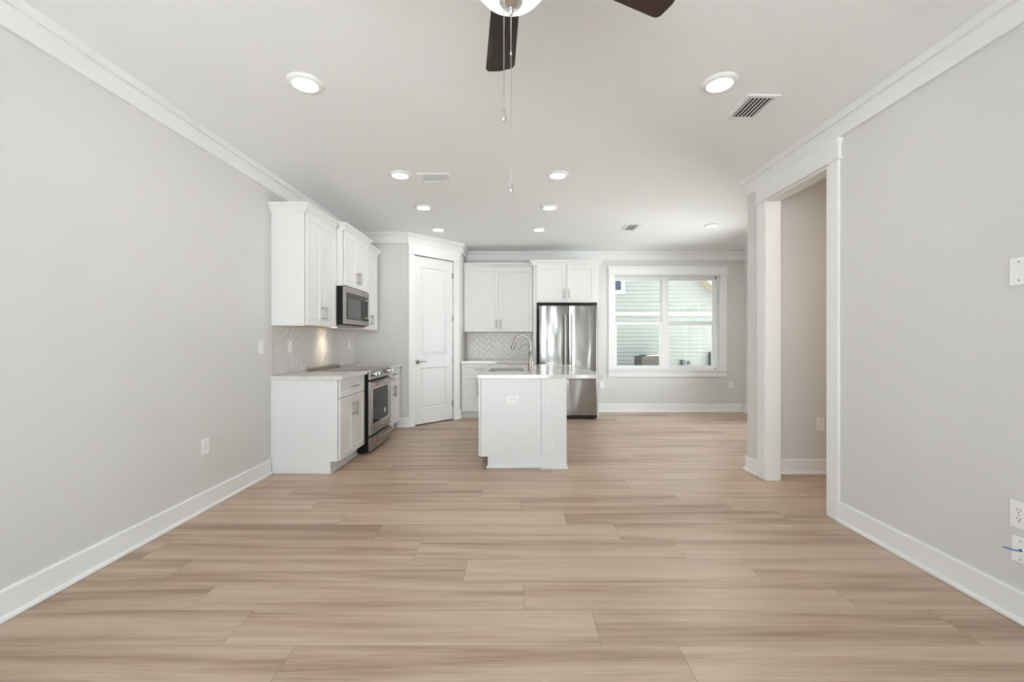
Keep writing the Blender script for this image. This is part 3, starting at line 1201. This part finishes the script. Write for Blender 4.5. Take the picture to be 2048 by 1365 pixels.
for s in (-1, 1):
    x0, x1 = (-HW, -0.005) if s < 0 else (0.005, HW)
    d = part('door', 'steel_sheet', r, lambda b: curved_door(b, x0, x1, 0.712, 1.793), smooth=True)
    hx = -0.051 if s < 0 else 0.053

    def _fh(b):
        tube(b, [(hx, yd0 - 0.055, 0.80), (hx, yd0 - 0.055, 1.655)], 0.0135, 16)
        for z in (0.812, 1.643):
            box(b, hx - 0.012, hx + 0.012, yd0 - 0.062, yd0 + 0.0005, z - 0.012, z + 0.012)
    part('handle', 'steel', d, _fh, 0.001, True, label='long stainless bar handle')
d = part('freezer_drawer', 'steel_sheet', r, lambda b: curved_door(b, -HW, HW, 0.068, 0.702), smooth=True)


def _fz(b):
    tube(b, [(-0.40, yd0 - 0.055, 0.640), (0.40, yd0 - 0.055, 0.640)], 0.0125, 16)
    for x in (-0.388, 0.388):
        box(b, x - 0.012, x + 0.012, yd0 - 0.062, yd0 + 0.0005, 0.628, 0.652)


part('handle', 'steel', d, _fz, 0.001, True, label='horizontal stainless bar handle')
part('name_plate', 'chrome', d, lambda b: box(b, -0.066, 0.066, yd0 - 0.006, yd0 - 0.0018, 0.151, 0.186), 0.001)
lettering('lettering', 'KitchenAid', 0.027, 'slot_dark', d, (0, yd0 - 0.0066, 0.1685), (pi / 2, 0, 0))
for x in (-HW + 0.06, HW - 0.06):
    part('foot', 'black_plastic', r, lambda b: (lathe(b, [(0.026, 0.001), (0.028, 0.006), (0.028, 0.03), (0.014, 0.034), (0.014, 0.06)], (x, 6.735 - 7.36, 0), 'z', 18)), smooth=True)

# ------------------------------------------------------------------ island
IY0, IY1 = 4.145, 5.86
r = thing('kitchen_island', 'white island cabinet with pilaster end standing mid-kitchen', 'island', (-0.33, IY0, 0), 0)
ID = IY1 - IY0
part('carcass', 'cabinet_white', r, lambda b: (box(b, 0.002, 0.59, 0.016, ID, 0.112, 0.63), box(b, 0.002, 0.02, 0.016, ID, 0.63, 0.876), box(b, 0.57, 0.59, 0.016, ID, 0.63, 0.876), box(b, 0.02, 0.57, 1.10, ID, 0.63, 0.876), box(b, 0.068, 0.59, 0.016, ID, 0.001, 0.112)), 0.001)


def _iend(b):
    prism_y(b, [(0.0, 0.112), (0.068, 0.112), (0.068, 0.001), (0.590, 0.001), (0.590, 0.876), (0.0, 0.876)], 0.0, 0.0155)
    box(b, 0.056, 0.590, -0.013, -0.0002, 0.001, 0.024)
    box(b, 0.000, 0.016, -0.004, -0.0002, 0.112, 0.876)


part('end_panel', 'cabinet_white', r, _iend, 0.0012)


def _pil(b):
    x0, x1 = 0.5915, 0.834
    yb = -0.030
    box(b, x0, x1, yb + 0.010, ID, 0.001, 0.876)                 # core
    box(b, x0, x0 + 0.026, yb, yb + 0.010, 0.134, 0.876)         # narrow stile
    box(b, x0 + 0.131, x1, yb, yb + 0.010, 0.134, 0.876)         # wide stile
    box(b, x0 - 0.003, x1 + 0.001, yb - 0.003, yb + 0.010, 0.001, 0.134)   # base rail
    box(b, x0 - 0.010, x1 + 0.013, yb - 0.016, yb - 0.003, 0.001, 0.026)   # shoe
    box(b, x1 + 0.001, x1 + 0.013, yb - 0.003, ID, 0.001, 0.026)


part('pilaster', 'cabinet_white', r, _pil, 0.0015)
# doors on the sink side (facing the range)
y = 0.004
for wd_, two in ((0.29, False), (0.78, True), (0.60, False)):
    lst = [(y, y + wd_ / 2 - 0.002), (y + wd_ / 2 + 0.002, y + wd_)] if two else [(y, y + wd_)]
    for k, (a, c) in enumerate(lst):
        bm_ = new()
        framed_panel(bm_, -c, -a, 0.118, 0.872, -0.021, -0.003, 0.058)
        bmesh.ops.rotate(bm_, verts=bm_.verts[:], cent=(0, 0, 0), matrix=Matrix.Rotation(-pi / 2, 3, 'Z'))
        dr = obj('door', bm_, 'cabinet_white', r, 0.0012)
        hy = c - 0.04 if (not two or k == 0) else a + 0.04

        def _ih(b):
            tube(b, [(-0.055, hy, 0.666), (-0.055, hy, 0.810)], 0.0062, 12)
            for z in (0.69, 0.786):
                tube(b, [(-0.0205, hy, z), (-0.055, hy, z)], 0.0052, 10)
        part('handle', 'nickel', dr, _ih, smooth=True, label='brushed nickel bar handle')
    y += wd_ + 0.004

SX = (-0.283, 0.102, 4.515, 5.150)
bm = new()
ring_slab(bm, (-0.362, 0.853, 4.110, 5.905), SX, 0.8765, 0.914)
tag(obj('countertop', bm, 'quartz', bev=0.003), 'white quartz countertop of the island with sink cut-out', 'countertop')


r = thing('sink', 'stainless undermount sink set into the island countertop', 'sink', ((SX[0] + SX[1]) / 2, (SX[2] + SX[3]) / 2, 0.66), 0)
sw, sd = (SX[1] - SX[0]) / 2, (SX[3] - SX[2]) / 2


def _sink(b):
    def rect(w_, d_, z):
        return [b.verts.new(p) for p in ((-w_, -d_, z), (w_, -d_, z), (w_, d_, z), (-w_, d_, z))]
    rs = [rect(sw + 0.010, sd + 0.010, 0.2160), rect(sw - 0.001, sd - 0.001, 0.2160), rect(sw - 0.004, sd - 0.004, 0.02), rect(sw - 0.02, sd - 0.02, 0.006), rect(0.05, 0.05, 0.002)]
    for a, c in zip(rs, rs[1:]):
        for k in range(4):
            j = (k + 1) % 4
            b.faces.new((a[k], a[j], c[j], c[k]))
    b.faces.new(rs[-1])


part('basin', 'sink_steel', r, _sink)
part('drain', 'chrome', r, lambda b: lathe(b, [(0.042, 0.0035), (0.042, 0.0065), (0.034, 0.007), (0.028, 0.004), (0.004, 0.004)], (0, 0, 0), 'z', 24), smooth=True)

r = thing('faucet', 'brushed nickel gooseneck faucet on the island beside the sink', 'faucet', (0.172, 4.67, 0.914), 0)


def _fbody(b):
    lathe(b, [(0.031, 0.0005), (0.031, 0.006), (0.027, 0.010), (0.0245, 0.03), (0.021, 0.12), (0.0165, 0.212), (0.0145, 0.215)], (0, 0, 0), 'z', 28)


part('body', 'nickel', r, _fbody, smooth=True)
R_ = 0.086
arc = [(0, 0, 0.20), (0, 0, 0.26), (0, 0, 0.298)]
for i in range(1, 18):
    a = radians(i * 160 / 17)
    arc.append((-R_ + R_ * cos(a), 0, 0.298 + R_ * sin(a)))
ea = radians(160)
ed = Vector((-sin(ea), 0, cos(ea)))
end = Vector(arc[-1])
arc.append(tuple(end + ed * 0.012))
part('spout', 'nickel', r, lambda b: tube(b, arc, 0.0132, 16), smooth=True)
e0 = end + ed * 0.010
part('spray_head', 'nickel', r, lambda b: tube(b, [tuple(e0), tuple(e0 + ed * 0.012), tuple(e0 + ed * 0.045), tuple(e0 + ed * 0.082), tuple(e0 + ed * 0.086)], [0.0145, 0.016, 0.0175, 0.0205, 0.018], 18), smooth=True)
lv = [(-0.012, 0.004, 0.262)]
for i in range(1, 13):
    t = i / 12
    lv.append((-0.012 - 0.110 * t, 0.004, 0.262 + 0.062 * t * (1 - t) * 1.0 + 0.030 * math.sin(pi * t * 0.9) * 0.6 - 0.040 * t * t))
part('lever', 'nickel', r, lambda b: tube(b, lv, [0.0035] * 12 + [0.0045], 8), smooth=True)
part('valve_cap', 'chrome', r, lambda b: lathe(b, [(0.014, 0.015), (0.014, 0.032), (0.012, 0.038), (0.002, 0.040)], (0, 0, 0.085), 'x', 18), smooth=True)

# ------------------------------------------------------------------ wall plates
def plate(name, label, cat, loc, rot, kind_='outlet', w=0.072, h=0.118, group=None):
    """cover plate facing -y, centred on its origin; kind_: outlet, rocker, blank, cable, horizontal"""
    r = thing(name, label, cat, loc, rot, group)
    if kind_ == 'horizontal':
        w, h = h, w
    part('cover_plate', 'plate_white', r, lambda b: box(b, -w / 2, w / 2, -0.0062, -0.0005, -h / 2, h / 2), 0.002)
    if kind_ in ('outlet', 'horizontal'):
        for s in (-1, 1):
            cx, cz = (0, s * 0.0195) if kind_ == 'outlet' else (s * 0.0195, 0)

            def face(b):
                pts = []
                for i in range(24):
                    a = 2 * pi * i / 24
                    p = (0.0172 * cos(a), max(-0.0135, min(0.0135, 0.0172 * sin(a))))
                    pts.append((cx + p[0], cz + p[1]) if kind_ == 'outlet' else (cx + p[1], cz + p[0]))
                prism_y(b, pts, -0.0076, -0.0060)
            f = part('receptacle', 'plate_white', r, face)

            def slots(b):
                for q in (-1, 1):
                    if kind_ == 'outlet':
                        box(b, cx + q * 0.0064 - 0.0012, cx + q * 0.0064 + 0.0012, -0.0080, -0.0075, cz - 0.0005, cz + 0.0085)
                    else:
                        box(b, cx - 0.0005, cx + 0.0085, -0.0080, -0.0075, cz + q * 0.0064 - 0.0012, cz + q * 0.0064 + 0.0012)
                if kind_ == 'outlet':
                    lathe(b, [(0.0026, -0.0080), (0.0026, -0.0075)], (cx, 0, cz - 0.0068), 'y', 10)
                else:
                    lathe(b, [(0.0026, -0.0080), (0.0026, -0.0075)], (cx - 0.0068, 0, cz), 'y', 10)
            part('slots', 'slot_dark', f, slots, label='dark plug slots')
        part('screw', 'screw_grey', r, lambda b: lathe(b, [(0.0028, -0.0072), (0.0028, -0.0060)], (0, 0, 0), 'y', 10))
    elif kind_ == 'rocker':
        part('rocker', 'plate_white', r, lambda b: prism_x(b, [(-0.0060, -0.033), (-0.0085, -0.033), (-0.0072, 0.0), (-0.0100, 0.033), (-0.0060, 0.033)], -0.0165, 0.0165), 0.0008)
    elif kind_ == 'toggle':
        part('toggle', 'plate_white', r, lambda b: (box(b, -0.005, 0.005, -0.008, -0.006, -0.012, 0.012), prism_x(b, [(-0.006, -0.004), (-0.020, 0.004), (-0.020, 0.010), (-0.006, 0.008)], -0.0035, 0.0035)), 0.0008)
        for s in (-1, 1):
            part('screw', 'screw_grey', r, lambda b: lathe(b, [(0.003, -0.0072), (0.003, -0.0060)], (0, 0, s * 0.030), 'y', 10))
    else:
        for s in (-1, 1):
            part('screw', 'screw_grey', r, lambda b: lathe(b, [(0.0036, -0.0074), (0.0036, -0.0060)], (0, 0, s * 0.0405), 'y', 12))
        if kind_ == 'cable':
            part('cable_hole', 'slot_dark', r, lambda b: lathe(b, [(0.006, -0.0070), (0.006, -0.0061)], (0, 0, 0), 'y', 16), label='dark round hole')
            part('cable', 'cable_blue', r, lambda b: tube(b, [(0, -0.0062, 0), (0.0, -0.016, -0.001), (-0.010, -0.028, -0.002), (-0.022, -0.042, 0.001), (-0.030, -0.052, 0.003)], [0.0032, 0.0032, 0.0031, 0.003, 0.0022], 10), smooth=True, label='short blue data cable stub')
    return r


plate('light_switch', 'white rocker switch on the long wall by the cabinets', 'switch', (XL, 3.818, 1.183), FACE_RIGHT, 'rocker')
plate('power_outlet', 'white duplex outlet low on the long bare wall', 'outlet', (XL, 3.128, 0.466), FACE_RIGHT)
plate('light_switch', 'white switch plate on the tile left of the range', 'switch', (XL + 0.0092, 4.285, 1.183), FACE_RIGHT, 'rocker')
plate('light_switch', 'white switch plate on the tile right of the range', 'switch', (XL + 0.0092, 5.815, 1.183), FACE_RIGHT, 'rocker')
plate('light_switch', 'white toggle switch on the herringbone tile behind the faucet', 'switch', (-0.285, YB - 0.0092, 1.187), 0, 'toggle')
plate('power_outlet', 'horizontal white outlet on the end panel of the island', 'outlet', (-0.020, IY0, 0.671), 0, 'horizontal')
plate('power_outlet', 'white outlet between refrigerator surround and window, low', 'outlet', (1.522, YB, 0.474), 0)
plate('power_outlet', 'white outlet under the far end of the window, by the corner', 'outlet', (3.760, YB, 0.474), 0)
plate('power_outlet', 'white outlet on the hall wall inside the doorway', 'outlet', (2.852, 3.97, 0.465), 0)
plate('blank_plate', 'blank white cover plate high on the doorway wall', 'cover plate', (XR, 1.883, 1.553), FACE_LEFT, 'blank', 0.073, 0.124)
plate('power_outlet', 'white duplex outlet above the blue cable plate', 'outlet', (XR, 1.882, 0.471), FACE_LEFT, w=0.073, h=0.122)
plate('cable_plate', 'white plate with a blue cable sticking out', 'cover plate', (XR, 1.876, 0.317), FACE_LEFT, 'cable', 0.073, 0.116)

# ------------------------------------------------------------------ recessed lights
def recessed(loc, label):
    r = thing('recessed_light', label, 'ceiling light', loc, 0, 'recessed ceiling lights')
    part('trim_ring', 'trim_white', r, lambda b: lathe(b, [(0.070, -0.014), (0.073, -0.019), (0.080, -0.019), (0.098, -0.009), (0.102, -0.004), (0.102, -0.0005), (0.070, -0.0005)], (0, 0, 0), 'z', 48), smooth=True)
    part('lens', 'lamp_lens', r, lambda b: lathe(b, [(0.0705, -0.010), (0.0705, -0.0165), (0.06, -0.0185), (0.001, -0.0195)], (0, 0, 0), 'z', 40), smooth=True, label='glowing white lens')
    d = bpy.data.lights.new('lamp_light', 'AREA')
    d.shape = 'DISK'
    d.size = 0.13
    d.energy = LAMP_WATTS
    d.color = (1.0, 0.96, 0.91)
    o = bpy.data.objects.new('lamp_light', d)
    COL.objects.link(o)
    o.parent = r
    o.location = (0, 0, -0.0215)
    return r


spots = [
    ((-1.256, 2.55), 'big recessed light on the ceiling left of the fan blade'),
    ((1.231, 2.55), 'big recessed light beside the dark slotted ceiling vent'),
    ((-1.066, 3.96), 'recessed light just left of the white kitchen ceiling grille'),
    ((0.401, 3.96), 'recessed light just right of the long pull chain end'),
    ((-1.053, 4.92), 'recessed light over the range side, second from the pantry'),
    ((0.403, 4.92), 'recessed light over the island seating side, second from the far wall'),
    ((-1.061, 5.90), 'small recessed light right in front of the pantry door head'),
    ((0.339, 5.90), 'small recessed light in front of the cabinet over the refrigerator'),
    ((2.647, 5.70), 'recessed light over the dining end near the window'),
]
first = None
for (x, y), lab in spots:
    if first is None:
        first = recessed((x, y, CEIL), lab)
    else:
        k = copy_thing(first, (x, y, CEIL), None, lab)
        if x > 2:
            for ch in k.children:
                if ch.type == 'LIGHT':
                    ch.data = ch.data.copy()
                    ch.data.energy = DINING_WATTS

hall_fill = copy_thing(first, (3.0, 2.3, CEIL), None, 'added warm fill light in the hall ceiling, out of view behind the doorway wall')  # unseen fixture added to warm and brighten the hall
for ch in hall_fill.children:
    if ch.type == 'LIGHT':
        ch.data = ch.data.copy()
        ch.data.color = (1.0, 0.80, 0.62)
        ch.data.energy = HALL_FILL_WATTS

# ------------------------------------------------------------------ ceiling vents
def vent(label, x0, x1, y0, y1, along, n, fr=0.028, dark='duct_dark', tilt=35, thick=0.0011):
    cx, cy_ = (x0 + x1) / 2, (y0 + y1) / 2
    r = thing('ceiling_vent', label, 'vent', (cx, cy_, CEIL), 0)
    w, h = (x1 - x0) / 2, (y1 - y0) / 2
    part('frame', 'trim_white', r, lambda b: ring_slab(b, (-w, w, -h, h), (-w + fr, w - fr, -h + fr, h - fr), -0.010, -0.0005), 0.003)
    part('duct', dark, r, lambda b: box(b, -w + fr, w - fr, -h + fr, h - fr, -0.0012, -0.0005), label='dark duct opening')
    span = (w - fr) if along == 'y' else (h - fr)
    lng = (h - fr) if along == 'y' else (w - fr)
    for i in range(n):
        c = -span + (i + 0.5) * 2 * span / n

        def f(b):
            a = radians(tilt)
            t, d = thick, 0.0085
            q = []
            for p in ((-d, -t), (d, -t), (d, t), (-d, t)):
                q.append((c + p[0] * cos(a) - p[1] * sin(a), -0.0065 + p[0] * sin(a) * 0.55 + p[1] * cos(a)))
            if along == 'y':
                prism_y(b, q, -lng, lng)
            else:
                prism_x(b, q, -lng, lng)
        part('louvre', 'trim_white', r, f)
    return r


vent('dark slotted ceiling vent near the doorway wall', 1.466, 1.680, 2.670, 2.970, 'y', 6, 0.030, tilt=62, thick=0.0030)
vent('wide white ceiling grille over the kitchen between recessed lights', -0.908, -0.598, 3.925, 4.147, 'x', 9, 0.030, tilt=22)
vent('small ceiling vent toward the window end', 1.490, 1.692, 5.640, 5.975, 'y', 6, 0.030, tilt=38)

# ------------------------------------------------------------------ ceiling fan
FXC, FYC = -0.0115, 1.36
r = thing('ceiling_fan', 'ceiling fan with dark wood blades and nickel light kit', 'ceiling fan', (FXC, FYC, CEIL), 0)
BZ = 2.530 - CEIL
part('canopy', 'satin_silver', r, lambda b: lathe(b, [(0.065, -0.0005), (0.068, -0.02), (0.05, -0.055), (0.018, -0.062)], (0, 0, 0), 'z', 32), smooth=True)
part('downrod', 'satin_silver', r, lambda b: tube(b, [(0, 0, -0.05), (0, 0, -0.145)], 0.013, 16), smooth=True)
part('motor_housing', 'satin_silver', r, lambda b: lathe(b, [(0.025, -0.125), (0.07, -0.135), (0.105, -0.16), (0.112, -0.20), (0.108, -0.235), (0.085, -0.262), (0.075, -0.300), (0.078, -0.345), (0.06, -0.350)], (0, 0, 0), 'z', 40), smooth=True)
LB = 2.340 - CEIL
part('glass_bowl', 'bowl_glass', r, lambda b: lathe(b, [(0.118, LB + 0.105), (0.128, LB + 0.095), (0.127, LB + 0.075), (0.116, LB + 0.040), (0.094, LB + 0.014), (0.066, LB + 0.002), (0.030, LB)], (0, 0, 0), 'z', 48), smooth=True, label='white glass light bowl')
part('finial', 'satin_silver', r, lambda b: lathe(b, [(0.042, LB - 0.0005), (0.040, LB - 0.010), (0.030, LB - 0.022), (0.015, LB - 0.028), (0.008, LB - 0.032), (0.009, LB - 0.037), (0.0065, LB - 0.040), (0.009, LB - 0.044), (0.005, LB - 0.054), (0.002, LB - 0.056)], (0, 0, 0), 'z', 32), smooth=True, label='turned nickel finial')
lamp = bpy.data.lights.new('lamp_light', 'POINT')
lamp.energy = 3.0; lamp.color = (1.0, 0.9, 0.78); lamp.shadow_soft_size = 0.05


def blade_mesh(b):
    # outline along +y from the iron to the tip, rounded corners, thin plate
    r0, r1 = 0.185, 0.662
    w0, w1 = 0.050, 0.0685
    out = [(-w0, r0), (-w0 - 0.004, r0 + 0.05)]
    out += [(-w1, r1 - 0.03)]
    for i in range(7):
        a = radians(180 - i * 15)
        out.append((-w1 + 0.024 + 0.024 * cos(a), r1 - 0.03 + 0.026 * sin(a)))
    out.append((0, r1 + 0.004))
    for i in range(7):
        a = radians(90 - i * 15)
        out.append((w1 - 0.024 + 0.024 * cos(a), r1 - 0.03 + 0.026 * sin(a)))
    out += [(w1, r1 - 0.03), (w0 + 0.004, r0 + 0.05), (w0, r0)]
    prism(b, out[::-1], -0.003, 0.003)


def iron_mesh(b):
    prism(b, [(-0.022, 0.075), (-0.012, 0.13), (-0.040, 0.20), (-0.034, 0.255), (0.034, 0.255), (0.040, 0.20), (0.012, 0.13), (0.022, 0.075)][::-1], 0.0032, 0.0075)


for k in range(5):
    az = radians(-5 + 72 * k)
    bl = part('blade', 'blade_wood', r, blade_mesh, 0.001)
    bl.location = (0, 0, BZ)
    bl.rotation_euler = Matrix.Rotation(-az, 4, 'Z').to_euler()
    bl.rotation_euler = (Matrix.Rotation(-az, 4, 'Z') @ Matrix.Rotation(radians(-11), 4, 'Y')).to_euler()
    part('blade_iron', 'satin_silver', bl, iron_mesh, 0.001)


def chain(b, x, y, z0, z1, gap=None):
    """ball chain from z0 down to z1"""
    n = int((z0 - z1) / 0.0042)
    for i in range(n):
        z = z0 - (z0 - z1) * (i + 0.5) / n
        bmesh.ops.create_icosphere(b, subdivisions=1, radius=0.0021, matrix=Matrix.Translation((x, y, z)))
    tube(b, [(x, y, z0), (x, y, z1)], 0.0006, 6)
    if gap is not None:
        tube(b, [(x, y, gap - 0.006), (x, y, gap - 0.003), (x, y, gap + 0.003), (x, y, gap + 0.006)], [0.0018, 0.0036, 0.0036, 0.0018], 10)


PEND = [(0.0018, 0.0), (0.0040, -0.004), (0.0060, -0.018), (0.0070, -0.030), (0.0066, -0.038), (0.0040, -0.0425), (0.001, -0.043)]
zc = LB - 0.054
c1 = part('pull_chain', 'satin_silver', r, lambda b: chain(b, 0, 0, zc, 1.759 - CEIL, 2.165 - CEIL), smooth=True, label='long ball chain from the finial')
part('chain_pendant', 'satin_silver', c1, lambda b: lathe(b, PEND, (0, 0, 1.760 - CEIL), 'z', 20), smooth=True)
c2 = part('pull_chain', 'satin_silver', r, lambda b: chain(b, -0.0205, -0.083, LB + 0.118, 1.944 - CEIL), smooth=True, label='short ball chain')
part('chain_pendant', 'satin_silver', c2, lambda b: lathe(b, PEND, (-0.0205, -0.083, 1.945 - CEIL), 'z', 20), smooth=True)

# ------------------------------------------------------------------ outdoors
bm = new(); box(bm, -3.0, 5.0, YF - 0.5, YB + 0.8, CEIL + 0.151, CEIL + 0.25)  # out-of-view slab, overhang added to block high sun from the glazing
tag(obj('shade_roof', bm, 'shingle', kind=S), 'unseen roof over the room, eaves added to keep the sun off the window', 'roof')
bm = new(); box(bm, -30, 30, YB + 0.25, 40, -0.25, -0.15)
tag(obj('ground_back', bm, 'ground_soil', kind=S), 'pale bare ground outside the far window', 'ground')
bm = new(); box(bm, -30, 30, -30, YF - 0.2, -0.25, -0.15); box(bm, 4.25, 30, YF - 0.2, YB + 0.25, -0.25, -0.15)
tag(obj('ground_front', bm, 'concrete', kind=S), 'pale paved ground behind the viewer', 'ground')

NY = 11.0
r = thing('neighbour_house', 'pale green house with lap siding seen through the window', 'house', (0, NY, -0.15), 0)


def gable_z(x):
    return 2.817 + 0.15 - (x - 4.80) * 0.96


def _siding(b):
    # lap boards: each course leans out at its foot
    z = 0.0
    k = 0
    while z < 6.2:
        h = 0.100
        x1 = min(6.2, 4.80 + (2.817 + 0.15 - z - 0.02) / 0.96)
        if x1 > -8:
            prism_x(b, [(0.0, z), (-0.024, z), (-0.004, z + h + 0.004), (0.0, z + h + 0.004)], -9.0, x1)
        z += h
        k += 1
    


part('siding', 'siding', r, _siding, label='pale green lap siding')
part('wall_core', 'siding', r, lambda b: prism_y(b, [(-9, 0), (6.2, 0), (6.2, gable_z(6.2) - 0.0), (1.5, gable_z(1.5)), (-3.2, gable_z(6.2)), (-9, gable_z(6.2))][:6], 0.001, 0.4))
part('belly_band', 'siding_trim', r, lambda b: box(b, -9, 6.0, -0.034, -0.0165, 2.036, 2.140), label='white trim band')


def _rake(b):
    # sloping boards under the roof edge, set out from the wall
    for (o, t, y0, y1) in ((0.0, 0.20, -0.34, -0.02),):
        prism_y(b, [(1.5, gable_z(1.5)), (6.6, gable_z(6.6)), (6.6, gable_z(6.6) + t), (1.5, gable_z(1.5) + t)], y0, y1)


part('soffit', 'soffit_peach', r, lambda b: prism_y(b, [(1.5, gable_z(1.5) - 0.06), (6.6, gable_z(6.6) - 0.06), (6.6, gable_z(6.6) + 0.02), (1.5, gable_z(1.5) + 0.02)], -0.36, -0.02), label='peach coloured soffit')
part('roof', 'shingle', r, lambda b: prism_y(b, [(1.5, gable_z(1.5) + 0.02), (6.7, gable_z(6.7) + 0.02), (6.7, gable_z(6.7) + 0.2), (1.5, gable_z(1.5) + 0.2)], -0.38, 4.0))
part('fascia', 'siding_trim', r, lambda b: prism_y(b, [(1.5, gable_z(1.5) + 0.02), (6.7, gable_z(6.7) + 0.02), (6.7, gable_z(6.7) + 0.2), (1.5, gable_z(1.5) + 0.2)], -0.405, -0.381))
wf = part('window_frame', 'siding_trim', r, lambda b: (box(b, 1.73, 2.86, -0.04, -0.0165, 2.59, 2.70), box(b, 2.74, 2.86, -0.04, -0.0165, 2.7005, 4.0), box(b, 1.73, 1.85, -0.04, -0.0165, 2.7005, 4.0)), 0.002)
part('window_pane', 'outdoor_glass', wf, lambda b: box(b, 1.85, 2.74, -0.030, -0.0165, 2.7005, 4.0), label='dark blue window glass')

r = thing('condenser_unit', 'grey air conditioner condenser outside the window', 'air conditioner', (3.27, 10.2, -0.15), 0)


def _cond(b):
    w, h = 0.31, 1.03
    box(b, -w, w, -w, w, 0.05, h - 0.02)
    for i in range(22):
        z = 0.12 + i * 0.038
        box(b, -w - 0.006, w + 0.006, -w - 0.006, -w, z, z + 0.012)
        box(b, -w - 0.006, -w, -w, w, z, z + 0.012)


part('cabinet_grille', 'condenser_metal', r, _cond)
part('fan_guard', 'slot_dark', r, lambda b: lathe(b, [(0.27, 1.011), (0.29, 1.03), (0.24, 1.050), (0.10, 1.060), (0.02, 1.060)], (0, 0, 0), 'z', 32), smooth=True, label='dark fan guard')
part('base_pad', 'concrete', r, lambda b: box(b, -0.48, 0.48, -0.48, 0.48, 0.001, 0.05))

r = thing('electric_meter', 'round grey electric meter on the neighbour siding', 'meter', (4.326, NY - 0.027, 0.665), 0)
part('meter_box', 'meter_grey', r, lambda b: box(b, -0.05, 0.05, -0.06, -0.001, -0.30, -0.045), 0.004)
part('meter_dial', 'meter_grey', r, lambda b: lathe(b, [(0.055, -0.001), (0.055, -0.07), (0.045, -0.09), (0.002, -0.095)], (0, 0, 0.02), 'y', 28), smooth=True)
r = thing('junction_box', 'small dark utility box right of the electric meter', 'utility box', (4.49, NY - 0.027, 0.665), 0)
part('box_cover', 'slot_dark', r, lambda b: lathe(b, [(0.034, -0.001), (0.034, -0.05), (0.028, -0.06), (0.002, -0.06)], (0, 0, 0), 'y', 20), smooth=True)
part('conduit', 'meter_grey', r, lambda b: tube(b, [(-0.01, -0.03, -0.06), (-0.02, -0.03, -0.25), (-0.02, -0.03, -0.80)], 0.012, 8), smooth=True)
r = thing('utility_box', 'slim dark panel box at the edge of the neighbour wall', 'utility box', (5.045, NY - 0.025, 0.40), 0)
part('box_body', 'meter_grey', r, lambda b: box(b, -0.035, 0.16, -0.11, -0.001, -0.54, 0.53), 0.004)
part('box_lid', 'meter_grey', r, lambda b: box(b, -0.045, 0.17, -0.13, -0.1105, -0.50, 0.50), 0.004)

# ------------------------------------------------------------------ sky portals in the two glazed openings
def portal(name, loc, rx, sx, sy):
    d = bpy.data.lights.new(name, 'AREA')
    d.shape = 'RECTANGLE'
    d.size, d.size_y = sx, sy
    d.cycles.is_portal = True
    o = bpy.data.objects.new(name, d)
    COL.objects.link(o)
    o.location = loc
    o.rotation_euler = rx if isinstance(rx, tuple) else (rx, 0, 0)


portal('sky_portal', (2.66, YB + 0.24, 1.56), -pi / 2, 1.86, 1.65)
portal('sky_portal', (XD + 0.14, 5.80, 1.06), (pi / 2, 0, pi / 2), 1.5, 2.1)
portal('sky_portal', (-0.625, YF - 0.17, 1.23), pi / 2, 2.85, 2.42)
portal('sky_portal', (1.62, YF - 0.17, 1.05), pi / 2, 0.48, 2.10)
